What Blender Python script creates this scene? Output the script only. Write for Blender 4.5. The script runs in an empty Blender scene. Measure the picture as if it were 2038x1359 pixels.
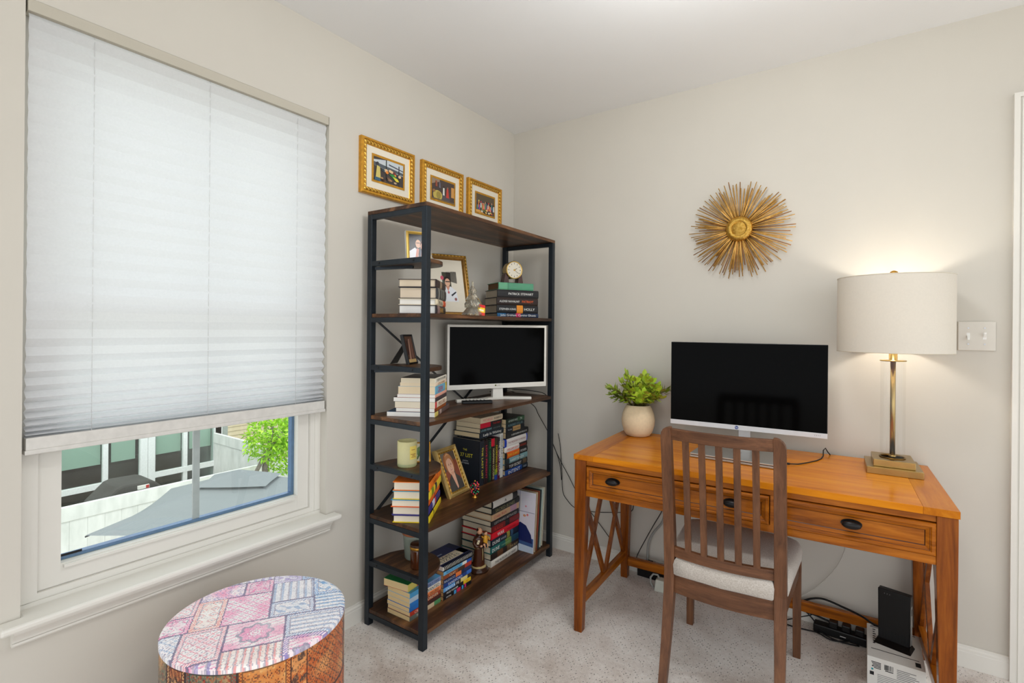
import bpy, math, random
from mathutils import Vector, Matrix
sc = bpy.context.scene
COL = sc.collection
PI = math.pi
R = math.radians
def lin(c):
    def f(v):
        v = v/255.0
        return v/12.92 if v <= .04045 else ((v+.055)/1.055)**2.4
    return tuple(f(v) for v in c[:3])

# ------------------------------------------------------------------ camera
CW, CH, FPX = 2038, 1359, 1014.985
YAW, ROLL, SHIFT_PX = .6079, -.009, -25.77
cam_d = bpy.data.cameras.new('camera'); cam = bpy.data.objects.new('camera', cam_d); COL.objects.link(cam)
cam_d.sensor_fit = 'HORIZONTAL'; cam_d.sensor_width = 36; cam_d.lens = FPX/CW*36
cam_d.shift_y = SHIFT_PX/CW; cam_d.clip_start = .02; cam_d.clip_end = 200
fw = Vector((-math.sin(YAW), math.cos(YAW), 0)); rt = Vector((math.cos(YAW), math.sin(YAW), 0)); up = Vector((0, 0, 1))
cR = math.cos(ROLL)*rt - math.sin(ROLL)*up; cU = math.sin(ROLL)*rt + math.cos(ROLL)*up
cam.matrix_world = Matrix(((cR.x, cU.x, -fw.x, 1.7753), (cR.y, cU.y, -fw.y, -2.5578), (cR.z, cU.z, -fw.z, 1.2553), (0, 0, 0, 1)))
sc.camera = cam

# ------------------------------------------------------------------ light and exposure
vs = sc.view_settings
vs.view_transform = 'Standard'; vs.look = 'None'; vs.exposure = 0.47; vs.gamma = 1; vs.use_curve_mapping = False
world = bpy.data.worlds.new('sky'); sc.world = world; world.use_nodes = True
bg = world.node_tree.nodes['Background']; bg.inputs[0].default_value = (.93, .965, 1.0, 1); bg.inputs[1].default_value = 1.3
sun_d = bpy.data.lights.new('sun', 'SUN'); sun_d.energy = 1.1; sun_d.angle = R(1.0); sun_d.color = (1, .955, .88)
sun = bpy.data.objects.new('sun', sun_d); COL.objects.link(sun)
sun.rotation_euler = Vector((-.42, .33, -1.0)).to_track_quat('-Z', 'Y').to_euler()
# the room's ceiling light, just above the top of the picture
cl_d = bpy.data.lights.new('ceiling_lamp_light', 'POINT'); cl_d.shadow_soft_size = .14; cl_d.energy = 13; cl_d.color = (.96, .985, 1)
cl = bpy.data.objects.new('ceiling_lamp_light', cl_d); COL.objects.link(cl); cl.location = (1.45, -1.25, 2.2)

# ------------------------------------------------------------------ materials
MATS = {}
def newmat(name):
    m = bpy.data.materials.new(name); m.use_nodes = True
    return m, m.node_tree.nodes, m.node_tree.links, m.node_tree.nodes['Principled BSDF']
def setp(b, rough=.5, metal=0, spec=.5, trans=0, ior=1.45, coat=0, sheen=0, alpha=1):
    b.inputs['Roughness'].default_value = rough; b.inputs['Metallic'].default_value = metal
    b.inputs['Specular IOR Level'].default_value = spec; b.inputs['Transmission Weight'].default_value = trans
    b.inputs['IOR'].default_value = ior; b.inputs['Coat Weight'].default_value = coat; b.inputs['Sheen Weight'].default_value = sheen
def coords(N, L, kind='Object', scale=(1, 1, 1), rot=(0, 0, 0)):
    tc = N.new('ShaderNodeTexCoord'); mp = N.new('ShaderNodeMapping')
    L.new(tc.outputs[kind], mp.inputs['Vector']); mp.inputs['Scale'].default_value = scale; mp.inputs['Rotation'].default_value = rot
    return mp.outputs['Vector']
def noise(N, L, vec, scale, detail=3, rough=.55, dist=0):
    n = N.new('ShaderNodeTexNoise'); L.new(vec, n.inputs['Vector'])
    n.inputs['Scale'].default_value = scale; n.inputs['Detail'].default_value = detail
    n.inputs['Roughness'].default_value = rough; n.inputs['Distortion'].default_value = dist
    return n
def ramp(N, L, fac, stops, const=False):
    r = N.new('ShaderNodeValToRGB'); L.new(fac, r.inputs['Fac']); e = r.color_ramp.elements
    if const: r.color_ramp.interpolation = 'CONSTANT'
    while len(e) < len(stops): e.new(.5)
    for i, (p, c) in enumerate(stops):
        e[i].position = p; e[i].color = (*c, 1)
    return r.outputs['Color']
def mix(N, L, fac, a, b, mode='MIX'):
    m = N.new('ShaderNodeMix'); m.data_type = 'RGBA'; m.blend_type = mode
    for sock, v in ((m.inputs[0], fac), (m.inputs[6], a), (m.inputs[7], b)):
        if hasattr(v, 'is_output'): L.new(v, sock)
        elif isinstance(v, (int, float)): sock.default_value = v
        else: sock.default_value = (*v, 1)
    return m.outputs[2]
def math_(N, L, op, a, b=None):
    m = N.new('ShaderNodeMath'); m.operation = op
    for i, v in enumerate((a, b)):
        if v is None: continue
        if hasattr(v, 'is_output'): L.new(v, m.inputs[i])
        else: m.inputs[i].default_value = v
    return m.outputs[0]
def bump(N, L, b, h, strength=.2, dist=.002):
    bp = N.new('ShaderNodeBump'); bp.inputs['Strength'].default_value = strength; bp.inputs['Distance'].default_value = dist
    L.new(h, bp.inputs['Height']); L.new(bp.outputs['Normal'], b.inputs['Normal'])
def plain(name, rgb, rough=.5, metal=0, spec=.5, var=.06, vscale=40, bmp=0, **kw):
    """a coloured material with a little procedural variation"""
    if name in MATS: return MATS[name]
    m, N, L, b = newmat(name); c = lin(rgb)
    v = coords(N, L); n = noise(N, L, v, vscale)
    lo = tuple(x*(1-var) for x in c); hi = tuple(min(1, x*(1+var)) for x in c)
    L.new(ramp(N, L, n.outputs['Fac'], [(.3, lo), (.7, hi)]), b.inputs['Base Color'])
    setp(b, rough, metal, spec, **kw)
    if bmp: bump(N, L, b, n.outputs['Fac'], bmp)
    MATS[name] = m; return m
def wood(name, dark, mid, light, axis='x', gscale=1.0, rough=.35, spec=.5, knots=0, coat=0, bmp=.06):
    if name in MATS: return MATS[name]
    m, N, L, b = newmat(name)
    s = {'x': (1.3, 16, 16), 'y': (16, 1.3, 16), 'z': (16, 16, 1.3)}[axis]
    v = coords(N, L, scale=tuple(a*gscale for a in s))
    n1 = noise(N, L, v, 1.6, 5, .6, .6); n2 = noise(N, L, v, 7, 4, .7)
    v3 = coords(N, L, scale=(3, 3, 3)); n3 = noise(N, L, v3, 1.3, 3)
    f = math_(N, L, 'ADD', math_(N, L, 'MULTIPLY', n1.outputs['Fac'], .62), math_(N, L, 'MULTIPLY', n2.outputs['Fac'], .2))
    f = math_(N, L, 'ADD', f, math_(N, L, 'MULTIPLY', n3.outputs['Fac'], .2))
    c = ramp(N, L, f, [(.36, lin(dark)), (.52, lin(mid)), (.68, lin(light))])
    if knots:
        vo = N.new('ShaderNodeTexVoronoi'); L.new(coords(N, L, scale={'x': (2.2, 5, 5), 'y': (5, 2.2, 5), 'z': (5, 5, 2.2)}[axis]), vo.inputs['Vector']); vo.inputs['Scale'].default_value = 1.5
        k = ramp(N, L, vo.outputs['Distance'], [(.03, (1, 1, 1)), (.11, (0, 0, 0))])
        c = mix(N, L, math_(N, L, 'MULTIPLY', k, knots), c, tuple(x*.25 for x in lin(dark)))
    L.new(c, b.inputs['Base Color']); setp(b, rough, 0, spec, coat=coat)
    if bmp: bump(N, L, b, n2.outputs['Fac'], bmp, .001)
    MATS[name] = m; return m
def attr_mat(name, rough=.45, spec=.35):
    m, N, L, b = newmat(name)
    a = N.new('ShaderNodeAttribute'); a.attribute_name = 'Col'
    v = coords(N, L); n = noise(N, L, v, 60, 3)
    L.new(mix(N, L, .12, a.outputs['Color'], n.outputs['Color'], 'OVERLAY'), b.inputs['Base Color'])
    setp(b, rough, 0, spec); MATS[name] = m; return m
PRINT = attr_mat('printed_card', .42, .35)
MATTE = attr_mat('printed_matte', .7, .2)
GLAZE = attr_mat('painted_glaze', .22, .5)
PHOTO = attr_mat('photo_print', .25, .4)
TAN_ = dict()
def leafmat(name, cols, rough=.45):
    m, N, L, b = newmat(name)
    v = coords(N, L); n = noise(N, L, v, 28, 2)
    a = N.new('ShaderNodeAttribute'); a.attribute_name = 'Col'
    L.new(mix(N, L, .35, a.outputs['Color'], ramp(N, L, n.outputs['Fac'], [(.3, lin(cols[0])), (.7, lin(cols[1]))])), b.inputs['Base Color'])
    setp(b, rough, 0, .4); MATS[name] = m; return m

WALL = plain('greige_wall_paint', (203, 198, 188), .85, 0, .2, .015, 3, .03)
CEIL = plain('ceiling_paint', (236, 237, 238), .9, 0, .15, .012, 2)
TRIM = plain('white_trim_paint', (222, 219, 211), .42, 0, .4, .012, 6)
VINYL = plain('window_vinyl', (218, 215, 207), .4, 0, .4, .012, 6)
BLACKM = plain('black_powder_coated_steel', (38, 45, 52), .36, .45, .5, .1, 30)
BLACKP = plain('black_plastic', (16, 16, 17), .4, 0, .4, .1, 60)
CABLE = plain('black_cable_rubber', (18, 18, 19), .5, 0, .35, .05)
GREYC = plain('grey_cable_sheath', (150, 150, 145), .5, 0, .3)
WHITEP = plain('white_plastic', (232, 231, 227), .32, 0, .45, .015)
SCREEN = plain('black_screen_glass', (3, 3, 3), .12, 0, .05, .05)
BRASS = plain('antique_brass', (172, 146, 92), .28, 1, .5, .1, 14)
BRASSD = plain('dark_brass', (140, 108, 58), .35, 1, .5, .15, 20)
GOLD = plain('gold_metal', (205, 155, 70), .35, 1, .5, .18, 30)
SILVER = plain('silver_metal', (186, 186, 188), .33, .8, .5, .04)
PAPERW = None
def striped(name, a, b_, freq, axis='Z', rough=.8):
    m, N, L, b = newmat(name); v = coords(N, L)
    w = N.new('ShaderNodeTexWave'); w.wave_type = 'BANDS'; w.bands_direction = axis; L.new(v, w.inputs['Vector'])
    w.inputs['Scale'].default_value = freq; w.inputs['Distortion'].default_value = 1.2; w.inputs['Detail'].default_value = 2; w.inputs['Detail Scale'].default_value = .6
    at = N.new('ShaderNodeAttribute'); at.attribute_name = 'Col'
    L.new(mix(N, L, 1.0, at.outputs['Color'], ramp(N, L, w.outputs['Fac'], [(.0, lin(a)), (.5, lin(b_))]), 'MULTIPLY'), b.inputs['Base Color'])
    setp(b, rough, 0, .2); MATS[name] = m; return m
PAGES = striped('paper_page_edges', (226, 220, 208), (255, 252, 246), 210)
def glass_pane(name, tint=(1, 1, 1), rough=.0, refl=1.45):
    m, N, L, b = newmat(name); out = N['Material Output']
    t = N.new('ShaderNodeBsdfTransparent'); t.inputs[0].default_value = (*tint, 1)
    g = N.new('ShaderNodeBsdfGlossy'); g.inputs['Roughness'].default_value = rough; g.inputs[0].default_value = (1, 1, 1, 1)
    f = N.new('ShaderNodeLayerWeight'); f.inputs['Blend'].default_value = .5
    k = math_(N, L, 'ADD', math_(N, L, 'MULTIPLY', math_(N, L, 'POWER', f.outputs['Facing'], 4.0), refl-1), .03)
    ms = N.new('ShaderNodeMixShader'); L.new(k, ms.inputs[0]); L.new(t.outputs[0], ms.inputs[1]); L.new(g.outputs[0], ms.inputs[2])
    L.new(ms.outputs[0], out.inputs['Surface']); N.remove(b); MATS[name] = m; return m
GLASS = glass_pane('window_glass', (.93, .965, .955), 0, 1.25)
CLEAR = glass_pane('clear_lamp_glass', (.97, .97, .965), .02, 1.28)
def translucent(name, rgb, amount, rough=.8, stripes=None):
    m, N, L, b = newmat(name); out = N['Material Output']
    v = coords(N, L); n = noise(N, L, v, 150, 2)
    c = ramp(N, L, n.outputs['Fac'], [(.3, tuple(x*.97 for x in lin(rgb))), (.7, lin(rgb))])
    L.new(c, b.inputs['Base Color']); setp(b, rough, 0, .15)
    t = N.new('ShaderNodeBsdfTranslucent'); L.new(c, t.inputs[0])
    ms = N.new('ShaderNodeMixShader'); ms.inputs[0].default_value = amount
    L.new(b.outputs[0], ms.inputs[1]); L.new(t.outputs[0], ms.inputs[2]); L.new(ms.outputs[0], out.inputs['Surface'])
    MATS[name] = m; return m

# ------------------------------------------------------------------ mesh building
class MB:
    def __init__(s): s.v = []; s.f = []; s.c = []; s.m = []; s.sm = []
    def add(s, vs_, fs, col=(255, 255, 255), mat=0, smooth=False, M=None):
        o = len(s.v)
        s.v += [tuple(M @ Vector(p)) if M is not None else tuple(p) for p in vs_]
        for f in fs:
            s.f.append([i+o for i in f]); s.c.append(col); s.m.append(mat); s.sm.append(smooth)
        return s
    def box(s, x0, x1, y0, y1, z0, z1, col=(255, 255, 255), mat=0, M=None):
        v = [(x, y, z) for z in (z0, z1) for y in (y0, y1) for x in (x0, x1)]
        return s.add(v, [(0, 2, 3, 1), (4, 5, 7, 6), (0, 1, 5, 4), (2, 6, 7, 3), (0, 4, 6, 2), (1, 3, 7, 5)], col, mat, False, M)
    def frustum(s, a, b, z0, z1, col=(255, 255, 255), mat=0, M=None):
        """a, b = (x0,x1,y0,y1) at z0 and z1"""
        v = []
        for (x0, x1, y0, y1), z in ((a, z0), (b, z1)): v += [(x0, y0, z), (x1, y0, z), (x1, y1, z), (x0, y1, z)]
        return s.add(v, [(3, 2, 1, 0), (4, 5, 6, 7), (0, 1, 5, 4), (1, 2, 6, 5), (2, 3, 7, 6), (3, 0, 4, 7)], col, mat, False, M)
    def prism(s, pts, a, b, axis='z', col=(255, 255, 255), mat=0, M=None, smooth=False):
        n = len(pts)
        def P(p, t): return {'z': (p[0], p[1], t), 'x': (t, p[0], p[1]), 'y': (p[0], t, p[1])}[axis]
        v = [P(p, a) for p in pts] + [P(p, b) for p in pts]
        o = len(s.f)
        s.add(v, [tuple(range(n-1, -1, -1)), tuple(range(n, 2*n))], col, mat, False, M)
        k = len(s.v)-2*n
        for i in range(n):
            j = (i+1) % n
            s.f.append([k+i, k+j, k+n+j, k+n+i]); s.c.append(col); s.m.append(mat); s.sm.append(smooth)
        return s
    def lathe(s, prof, n=32, c=(0, 0, 0), col=(255, 255, 255), mat=0, M=None, smooth=True, sx=1, sy=1):
        v = []; f = []
        for r, z in prof:
            for i in range(n):
                a = 2*PI*i/n; v.append((c[0]+sx*r*math.cos(a), c[1]+sy*r*math.sin(a), c[2]+z))
        for k in range(len(prof)-1):
            for i in range(n):
                j = (i+1) % n; f.append((k*n+i, k*n+j, (k+1)*n+j, (k+1)*n+i))
        s.add(v, f, col, mat, smooth, M)
        o = len(s.v)-len(v)
        for k, rev in ((0, True), (len(prof)-1, False)):
            if prof[k][0] > 1e-5:
                r = [o+k*n+i for i in range(n)]
                s.f.append(r[::-1] if rev else r); s.c.append(col); s.m.append(mat); s.sm.append(False)
        return s
    def tube(s, pts, r, n=8, col=(255, 255, 255), mat=0, M=None, taper=None, cap=True):
        pts = [Vector(p) for p in pts]; v = []; f = []; prev = None
        for i, p in enumerate(pts):
            t = (pts[min(i+1, len(pts)-1)]-pts[max(i-1, 0)]).normalized()
            a = prev if prev is not None else (Vector((0, 0, 1)) if abs(t.z) < .9 else Vector((1, 0, 0)))
            a = (a - t*a.dot(t)).normalized(); prev = a; b = t.cross(a)
            rr = r*(taper[i] if taper else 1)
            for k in range(n):
                an = 2*PI*k/n; v.append(p + (a*math.cos(an)+b*math.sin(an))*rr)
        for i in range(len(pts)-1):
            for k in range(n):
                j = (k+1) % n; f.append((i*n+k, i*n+j, (i+1)*n+j, (i+1)*n+k))
        if cap: f += [tuple(range(n-1, -1, -1)), tuple((len(pts)-1)*n+k for k in range(n))]
        return s.add(v, f, col, mat, True, M)
    def bar(s, p0, p1, w, d, hint=(0, 0, 1), col=(255, 255, 255), mat=0):
        """a square-section bar between two points, w across hint-perpendicular, d the other way"""
        p0 = Vector(p0); p1 = Vector(p1); t = (p1-p0).normalized(); a = t.cross(Vector(hint)).normalized(); b = t.cross(a)
        v = []
        for p in (p0, p1):
            for i, j in ((-1, -1), (1, -1), (1, 1), (-1, 1)): v.append(p+a*w/2*i+b*d/2*j)
        return s.add(v, [(3, 2, 1, 0), (4, 5, 6, 7), (0, 1, 5, 4), (1, 2, 6, 5), (2, 3, 7, 6), (3, 0, 4, 7)], col, mat)
    def ell(s, c, rx, ry, rz, n=16, m=10, col=(255, 255, 255), mat=0, M=None):
        prof = [(math.sin(PI*k/m), -math.cos(PI*k/m)) for k in range(m+1)]
        prof[0] = (0.0001, -1); prof[-1] = (.0001, 1)
        v = []; f = []
        for r, z in prof:
            for i in range(n):
                a = 2*PI*i/n; v.append((c[0]+rx*r*math.cos(a), c[1]+ry*r*math.sin(a), c[2]+rz*z))
        for k in range(m):
            for i in range(n):
                j = (i+1) % n; f.append((k*n+i, k*n+j, (k+1)*n+j, (k+1)*n+i))
        return s.add(v, f, col, mat, True, M)
    def quad(s, a, b, c, d, col=(255, 255, 255), mat=0, M=None): return s.add([a, b, c, d], [(0, 1, 2, 3)], col, mat, False, M)
    def pic(s, shapes, w, h, x0=0, z0=0, y=0, step=.00015):
        """flat picture in the xz plane seen from -y; shapes in 0..1 coordinates, later ones lie on top"""
        for k, sh in enumerate(shapes):
            yy = y - step*k
            if sh[0] == 'r': p = [(sh[1], sh[2]), (sh[3], sh[2]), (sh[3], sh[4]), (sh[1], sh[4])]
            elif sh[0] == 'e': p = [(sh[1]+sh[3]*math.cos(2*PI*i/20), sh[2]+sh[4]*math.sin(2*PI*i/20)) for i in range(20)]
            else: p = sh[1]
            p = [(min(1, max(0, a)), min(1, max(0, b))) for a, b in p]
            s.add([(x0+a*w, yy, z0+b*h) for a, b in p], [tuple(range(len(p)))], sh[-1])
        return s
    def mesh(s, name):
        me = bpy.data.meshes.new(name); me.from_pydata(s.v, [], s.f)
        me.polygons.foreach_set('material_index', s.m); me.polygons.foreach_set('use_smooth', s.sm)
        at = me.color_attributes.new('Col', 'FLOAT_COLOR', 'CORNER'); cols = []
        for p, c in zip(me.polygons, s.c): cols += (*lin(c), 1.0)*p.loop_total
        at.data.foreach_set('color', cols); me.update(); return me
def ob(name, mb, mat, parent=None, bevel=0, seg=2, label=None, M=None, loc=None, rot=None, kind=None, sub=0, weld=False):
    me = mb if isinstance(mb, bpy.types.Mesh) else mb.mesh(name)
    if not me.materials:
        for x in (mat if isinstance(mat, (list, tuple)) else [mat]): me.materials.append(x)
    o = bpy.data.objects.new(name, me); COL.objects.link(o)
    if parent: o.parent = parent
    if M is not None: o.matrix_local = M
    if loc is not None: o.location = loc
    if rot is not None: o.rotation_euler = rot
    if weld: o.modifiers.new('weld', 'WELD').merge_threshold = 1e-5
    if bevel:
        b = o.modifiers.new('bevel', 'BEVEL'); b.width = bevel; b.segments = seg; b.limit_method = 'ANGLE'; b.angle_limit = R(40)
    if sub: sm = o.modifiers.new('subdivision', 'SUBSURF'); sm.levels = sub; sm.render_levels = sub
    if label: o['label'] = label
    if kind: o['kind'] = kind
    return o
def tag(o, label, cat, group=None):
    o['label'] = label; o['category'] = cat
    if group: o['group'] = group
    return o
def thing(name, label, cat, loc=(0, 0, 0), rot=0, group=None, M=None):
    o = bpy.data.objects.new(name, None); COL.objects.link(o); o.empty_display_size = .05
    if M is not None: o.matrix_world = M
    else: o.location = loc; o.rotation_euler = (0, 0, rot)
    return tag(o, label, cat, group)
def struct(name, mb, mat, parent=None, bevel=0):
    return ob(name, mb, mat, parent, bevel, kind=None if parent else 'structure')
TEXTS = []
def text(s, parent, M, w, h, mat, name='title', ext=0, label=None):
    """lettering fitted into w x h, lower left corner at M's origin, reading along M's x"""
    TEXTS.append((s, parent, M, w, h, mat, name, label))
def flush_texts():
    objs = []
    for s, *_ in TEXTS:
        cu = bpy.data.curves.new('lettering', 'FONT'); cu.body = s; cu.size = 1; cu.resolution_u = 2
        o = bpy.data.objects.new('lettering', cu); COL.objects.link(o); objs.append(o)
    bpy.context.view_layer.update(); dg = bpy.context.evaluated_depsgraph_get()
    for o, (s, parent, M, w, h, mat, name, label) in zip(objs, TEXTS):
        me = bpy.data.meshes.new_from_object(o.evaluated_get(dg))
        xs = [v.co.x for v in me.vertices]; ys = [v.co.y for v in me.vertices]
        if xs:
            x0, x1, y0, y1 = min(xs), max(xs), min(ys), max(ys)
            k = min(w/(x1-x0), h/(y1-y0)); kx = min(w/(x1-x0), k*1.35)
            for v in me.vertices: v.co = ((v.co.x-x0)*kx + (w-(x1-x0)*kx)/2, (v.co.y-y0)*k + (h-(y1-y0)*k)/2, 0)
            me.materials.clear(); me.materials.append(mat)
            t = bpy.data.objects.new(name, me); COL.objects.link(t); t.parent = parent; t.matrix_local = M
        cu = o.data; bpy.data.objects.remove(o); bpy.data.curves.remove(cu)
INKS = {}
def ink(rgb):
    k = tuple(rgb)
    if k not in INKS: INKS[k] = plain('ink_%d_%d_%d' % k, rgb, .5, 0, .3, .03)
    return INKS[k]
def basis(x, y, z, o): return Matrix(((x[0], y[0], z[0], o[0]), (x[1], y[1], z[1], o[1]), (x[2], y[2], z[2], o[2]), (0, 0, 0, 1)))
# ------------------------------------------------------------------ room shell
WY0, WY1, WZ0, WZ1 = -2.201, -1.302, .486, 2.095          # window opening in the left wall
RX, RY, HC = 3.7, -4.3, 2.44
DX0, DX1, DZ = 2.268, 3.03, 2.055                          # closet door opening in the right wall
m = MB()
m.box(-.14, 0, RY, WY0, -2.9, 2.6); m.box(-.14, 0, WY1, .14, -2.9, 2.6)
m.box(-.14, 0, WY0, WY1, -2.9, WZ0); m.box(-.14, 0, WY0, WY1, WZ1, 2.6)
struct('wall_left', m, WALL)
m = MB(); m.box(0, DX0, 0, .14, 0, 2.6); m.box(DX1, RX, 0, .14, 0, 2.6); m.box(DX0, DX1, 0, .14, DZ, 2.6)
struct('wall_right', m, WALL)
struct('ceiling', MB().box(-.14, RX, RY, .14, HC, 2.62), CEIL)
def carpet():
    m, N, L, b = newmat('beige_loop_carpet')
    v = coords(N, L)
    big = noise(N, L, v, 2.2, 3, .6, 1.0); mid = noise(N, L, v, 60, 3, .7); fine = noise(N, L, v, 330, 2, .8)
    vo = N.new('ShaderNodeTexVoronoi'); L.new(coords(N, L, scale=(96, 64, 60), rot=(0, 0, R(38))), vo.inputs['Vector']); vo.inputs['Scale'].default_value = 1.0; vo.inputs['Randomness'].default_value = .45
    dots = ramp(N, L, vo.outputs['Distance'], [(.10, (1, 1, 1)), (.26, (0, 0, 0))])
    base = ramp(N, L, big.outputs['Fac'], [(.36, lin((186, 173, 164))), (.50, lin((212, 203, 196))), (.64, lin((232, 226, 220)))])
    c = mix(N, L, .55, base, ramp(N, L, fine.outputs['Fac'], [(.3, lin((128, 118, 112))), (.62, lin((255, 252, 248)))]), 'SOFT_LIGHT')
    c = mix(N, L, .35, c, ramp(N, L, mid.outputs['Fac'], [(.35, lin((120, 112, 108))), (.65, lin((250, 246, 242)))]), 'SOFT_LIGHT')
    c = mix(N, L, math_(N, L, 'MULTIPLY', dots, .72), c, lin((92, 82, 76)))
    L.new(c, b.inputs['Base Color']); setp(b, .95, 0, .1, sheen=.2)
    h = math_(N, L, 'SUBTRACT', math_(N, L, 'ADD', mid.outputs['Fac'], fine.outputs['Fac']), math_(N, L, 'MULTIPLY', dots, .8))
    bump(N, L, b, h, .55, .006); return m
struct('floor', MB().box(-.0, RX, RY, 0, -.12, 0), carpet())
prof = [(0, 0), (.012, 0), (.012, .058), (.0105, .0605), (.0105, .068), (.006, .074), (.006, .079), (.004, .081), (0, .081)]
struct('baseboard_left', MB().prism([(x, z) for x, z in prof], RY, 0, 'y'), TRIM)
struct('baseboard_right', MB().prism([(-x, z) for x, z in prof], .0, 2.207, 'x'), TRIM)
# closet door and casing at the right edge
m = MB()
def casing(m, x0, x1, z0, z1):
    m.box(x0, x1, -.012, 0, z0, z1)
m.box(2.206, 2.222, -.022, 0, 0, 2.103); m.box(2.222, 2.228, -.013, 0, 0, 2.097); m.box(2.228, 2.258, -.016, 0, 0, 2.067); m.box(2.258, 2.272, -.010, 0, 0, 2.05)
m.box(2.206, 3.10, -.022, 0, 2.103, 2.119); m.box(2.222, 3.10, -.013, 0, 2.097, 2.103); m.box(2.228, 3.10, -.016, 0, 2.067, 2.097); m.box(2.258, 3.03, -.010, 0, 2.05, 2.067)
m.box(3.03, 3.10, -.016, 0, 0, 2.067)
struct('trim_1', m, TRIM)
m = MB(); m.box(DX0+.004, DX1-.004, .05, .085, .012, DZ-.004)
d = struct('door_1', m, TRIM)
m = MB()
for zz0, zz1 in ((.18, .95), (1.08, 1.9)):
    for xx in (2.36, 2.70): m.box(xx, xx+.26, .044, .052, zz0, zz1)
struct('door_panel', m, TRIM, d, .004)

# ------------------------------------------------------------------ window
fx0, fx1 = -.125, -.045
m = MB()
m.box(fx0, fx1, WY0, WY0+.042, .505, WZ1); m.box(fx0, fx1, WY1-.042, WY1, .505, WZ1); m.box(fx0, fx1-.0005, WY0+.042, WY1-.042, WZ1-.042, WZ1); m.box(fx0, fx1-.0005, WY0+.042, WY1-.042, .500, .534)
m.box(fx1, fx1+.004, WY0, WY0+.026, .517, WZ1); m.box(fx1, fx1+.004, WY1-.024, WY1, .517, WZ1); m.box(fx1, fx1+.006, WY0, WY1, .500, .516)
win = struct('window_1', m, VINYL)
sy0, sy1 = WY0+.043, WY1-.043
m = MB(); sx0, sx1 = -.105, -.056
m.box(sx0, sx1, sy0, sy0+.050, .535, 1.33); m.box(sx0, sx1, sy1-.047, sy1, .535, 1.33); m.box(sx0, sx1-.0005, sy0+.05, sy1-.047, .535, .592); m.box(sx0, sx1-.0005, sy0+.05, sy1-.047, 1.29, 1.33)
m.box(sx1-.002, sx1+.010, sy0+.055, sy1-.06, .581, .589)
struct('lower_sash', m, VINYL, win)
m = MB(); m.box(-.123, -.107, sy0, sy0+.045, 1.29, 2.05); m.box(-.123, -.107, sy1-.045, sy1, 1.29, 2.05); m.box(-.123, -.107, sy0, sy1, 1.29, 1.33); m.box(-.123, -.107, sy0, sy1, 2.01, 2.052)
struct('upper_sash', m, VINYL, win)
gy0, gy1 = sy0+.050, sy1-.047
struct('pane', MB().box(-.0795, -.0765, gy0-.005, gy1+.005, .590, 1.295), GLASS, win)
struct('pane', MB().box(-.1165, -.1135, sy0+.04, sy1-.04, 1.325, 2.015), GLASS, win)
SPACER = plain('blue_steel_spacer', (92, 120, 158), .35, .4, .5, .12, 30)
m = MB(); m.box(-.1045, -.082, gy0, gy1, .5925, .6025); m.box(-.1045, -.082, gy1-.011, gy1, .6025, 1.29)
struct('glazing_spacer', m, SPACER, win)
m = MB(); m.box(-.094, -.087, -1.7575, -1.7365, .593, 1.29); m.box(-.119, -.117, -1.7575, -1.7365, 1.33, 2.01)
struct('muntin', m, plain('grey_muntin', (176, 176, 178), .4), win)
struct('black_sticker', MB().box(-.0764, -.0756, gy0, gy0+.052, .6035, .6105), BLACKP, win)
m = MB(); st = [(-.05, WY0), (0, WY0), (0, -2.247), (.052, -2.247), (.052, -1.262), (0, -1.262), (0, WY1), (-.05, WY1)]
m.prism(st[::-1] if False else st, .486, .505, 'z')
struct('stool', m, TRIM, win, .006)
ap = [(0, .438), (.014, .438), (.018, .443), (.018, .4485), (.0145, .4495), (.020, .4515), (.021, .457), (.026, .466), (.034, .476), (.036, .486), (0, .486)]
struct('apron', MB().prism(ap, -2.219, -1.294, 'y'), TRIM, win)

# pleated blind
BLIND = translucent('pleated_blind_fabric', (235, 236, 238), .46)
bl = thing('pleated_blind', 'white pleated blind lowered over most of the window', 'blind', (0, (WY0+WY1)/2, .923))
by0, by1 = WY0+.008-bl.location.y, WY1-.008-bl.location.y; bz = -.923
m = MB(); m.box(-.034, .004, by0-.004, by1+.004, 2.062+bz, 2.0935+bz)
HEAD = plain('shaded_headrail', (186, 180, 166), .6, 0, .25, .012, 6)  # off-white rail darkened to beige to paint in its shade
ob('headrail', m, HEAD, bl, .0015)
m = MB(); z = .965; zz = []; k = 0
pts = [(-.006, .959)]
while pts[-1][1] < 2.062:
    p = min(.049, .007+.0042*k)
    dpt = math.sqrt(max(1e-6, .0256**2-(p/2)**2)); z0 = pts[-1][1]
    pts.append((-.006-dpt, min(2.064, z0+p/2))); pts.append((-.006, min(2.064, z0+p))); k += 1
NY = 3
for i in range(len(pts)-1):
    a, b = pts[i], pts[i+1]
    m.quad((a[0], by0, a[1]+bz), (a[0], by1, a[1]+bz), (b[0], by1, b[1]+bz), (b[0], by0, b[1]+bz))
ob('pleated_fabric', m, BLIND, bl)
m = MB(); m.box(-.030, -.001, by0, by1, .928+bz, .960+bz); m.box(-.031, .001, by0-.002, by1+.002, .9165+bz, .9285+bz)
ob('bottom_rail', m, plain('shaded_white_rail', (206, 203, 197), .5), bl, .002)  # white rail greyed, its backlit shade put into the colour
for yy in (-2.056, -1.749, -1.434):
    ob('lift_cord', MB().tube([(-.0075, yy-bl.location.y, .96+bz), (-.0075, yy-bl.location.y, 2.064+bz)], .0007, 6), plain('white_cord', (214, 214, 214), .7), bl)

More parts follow.
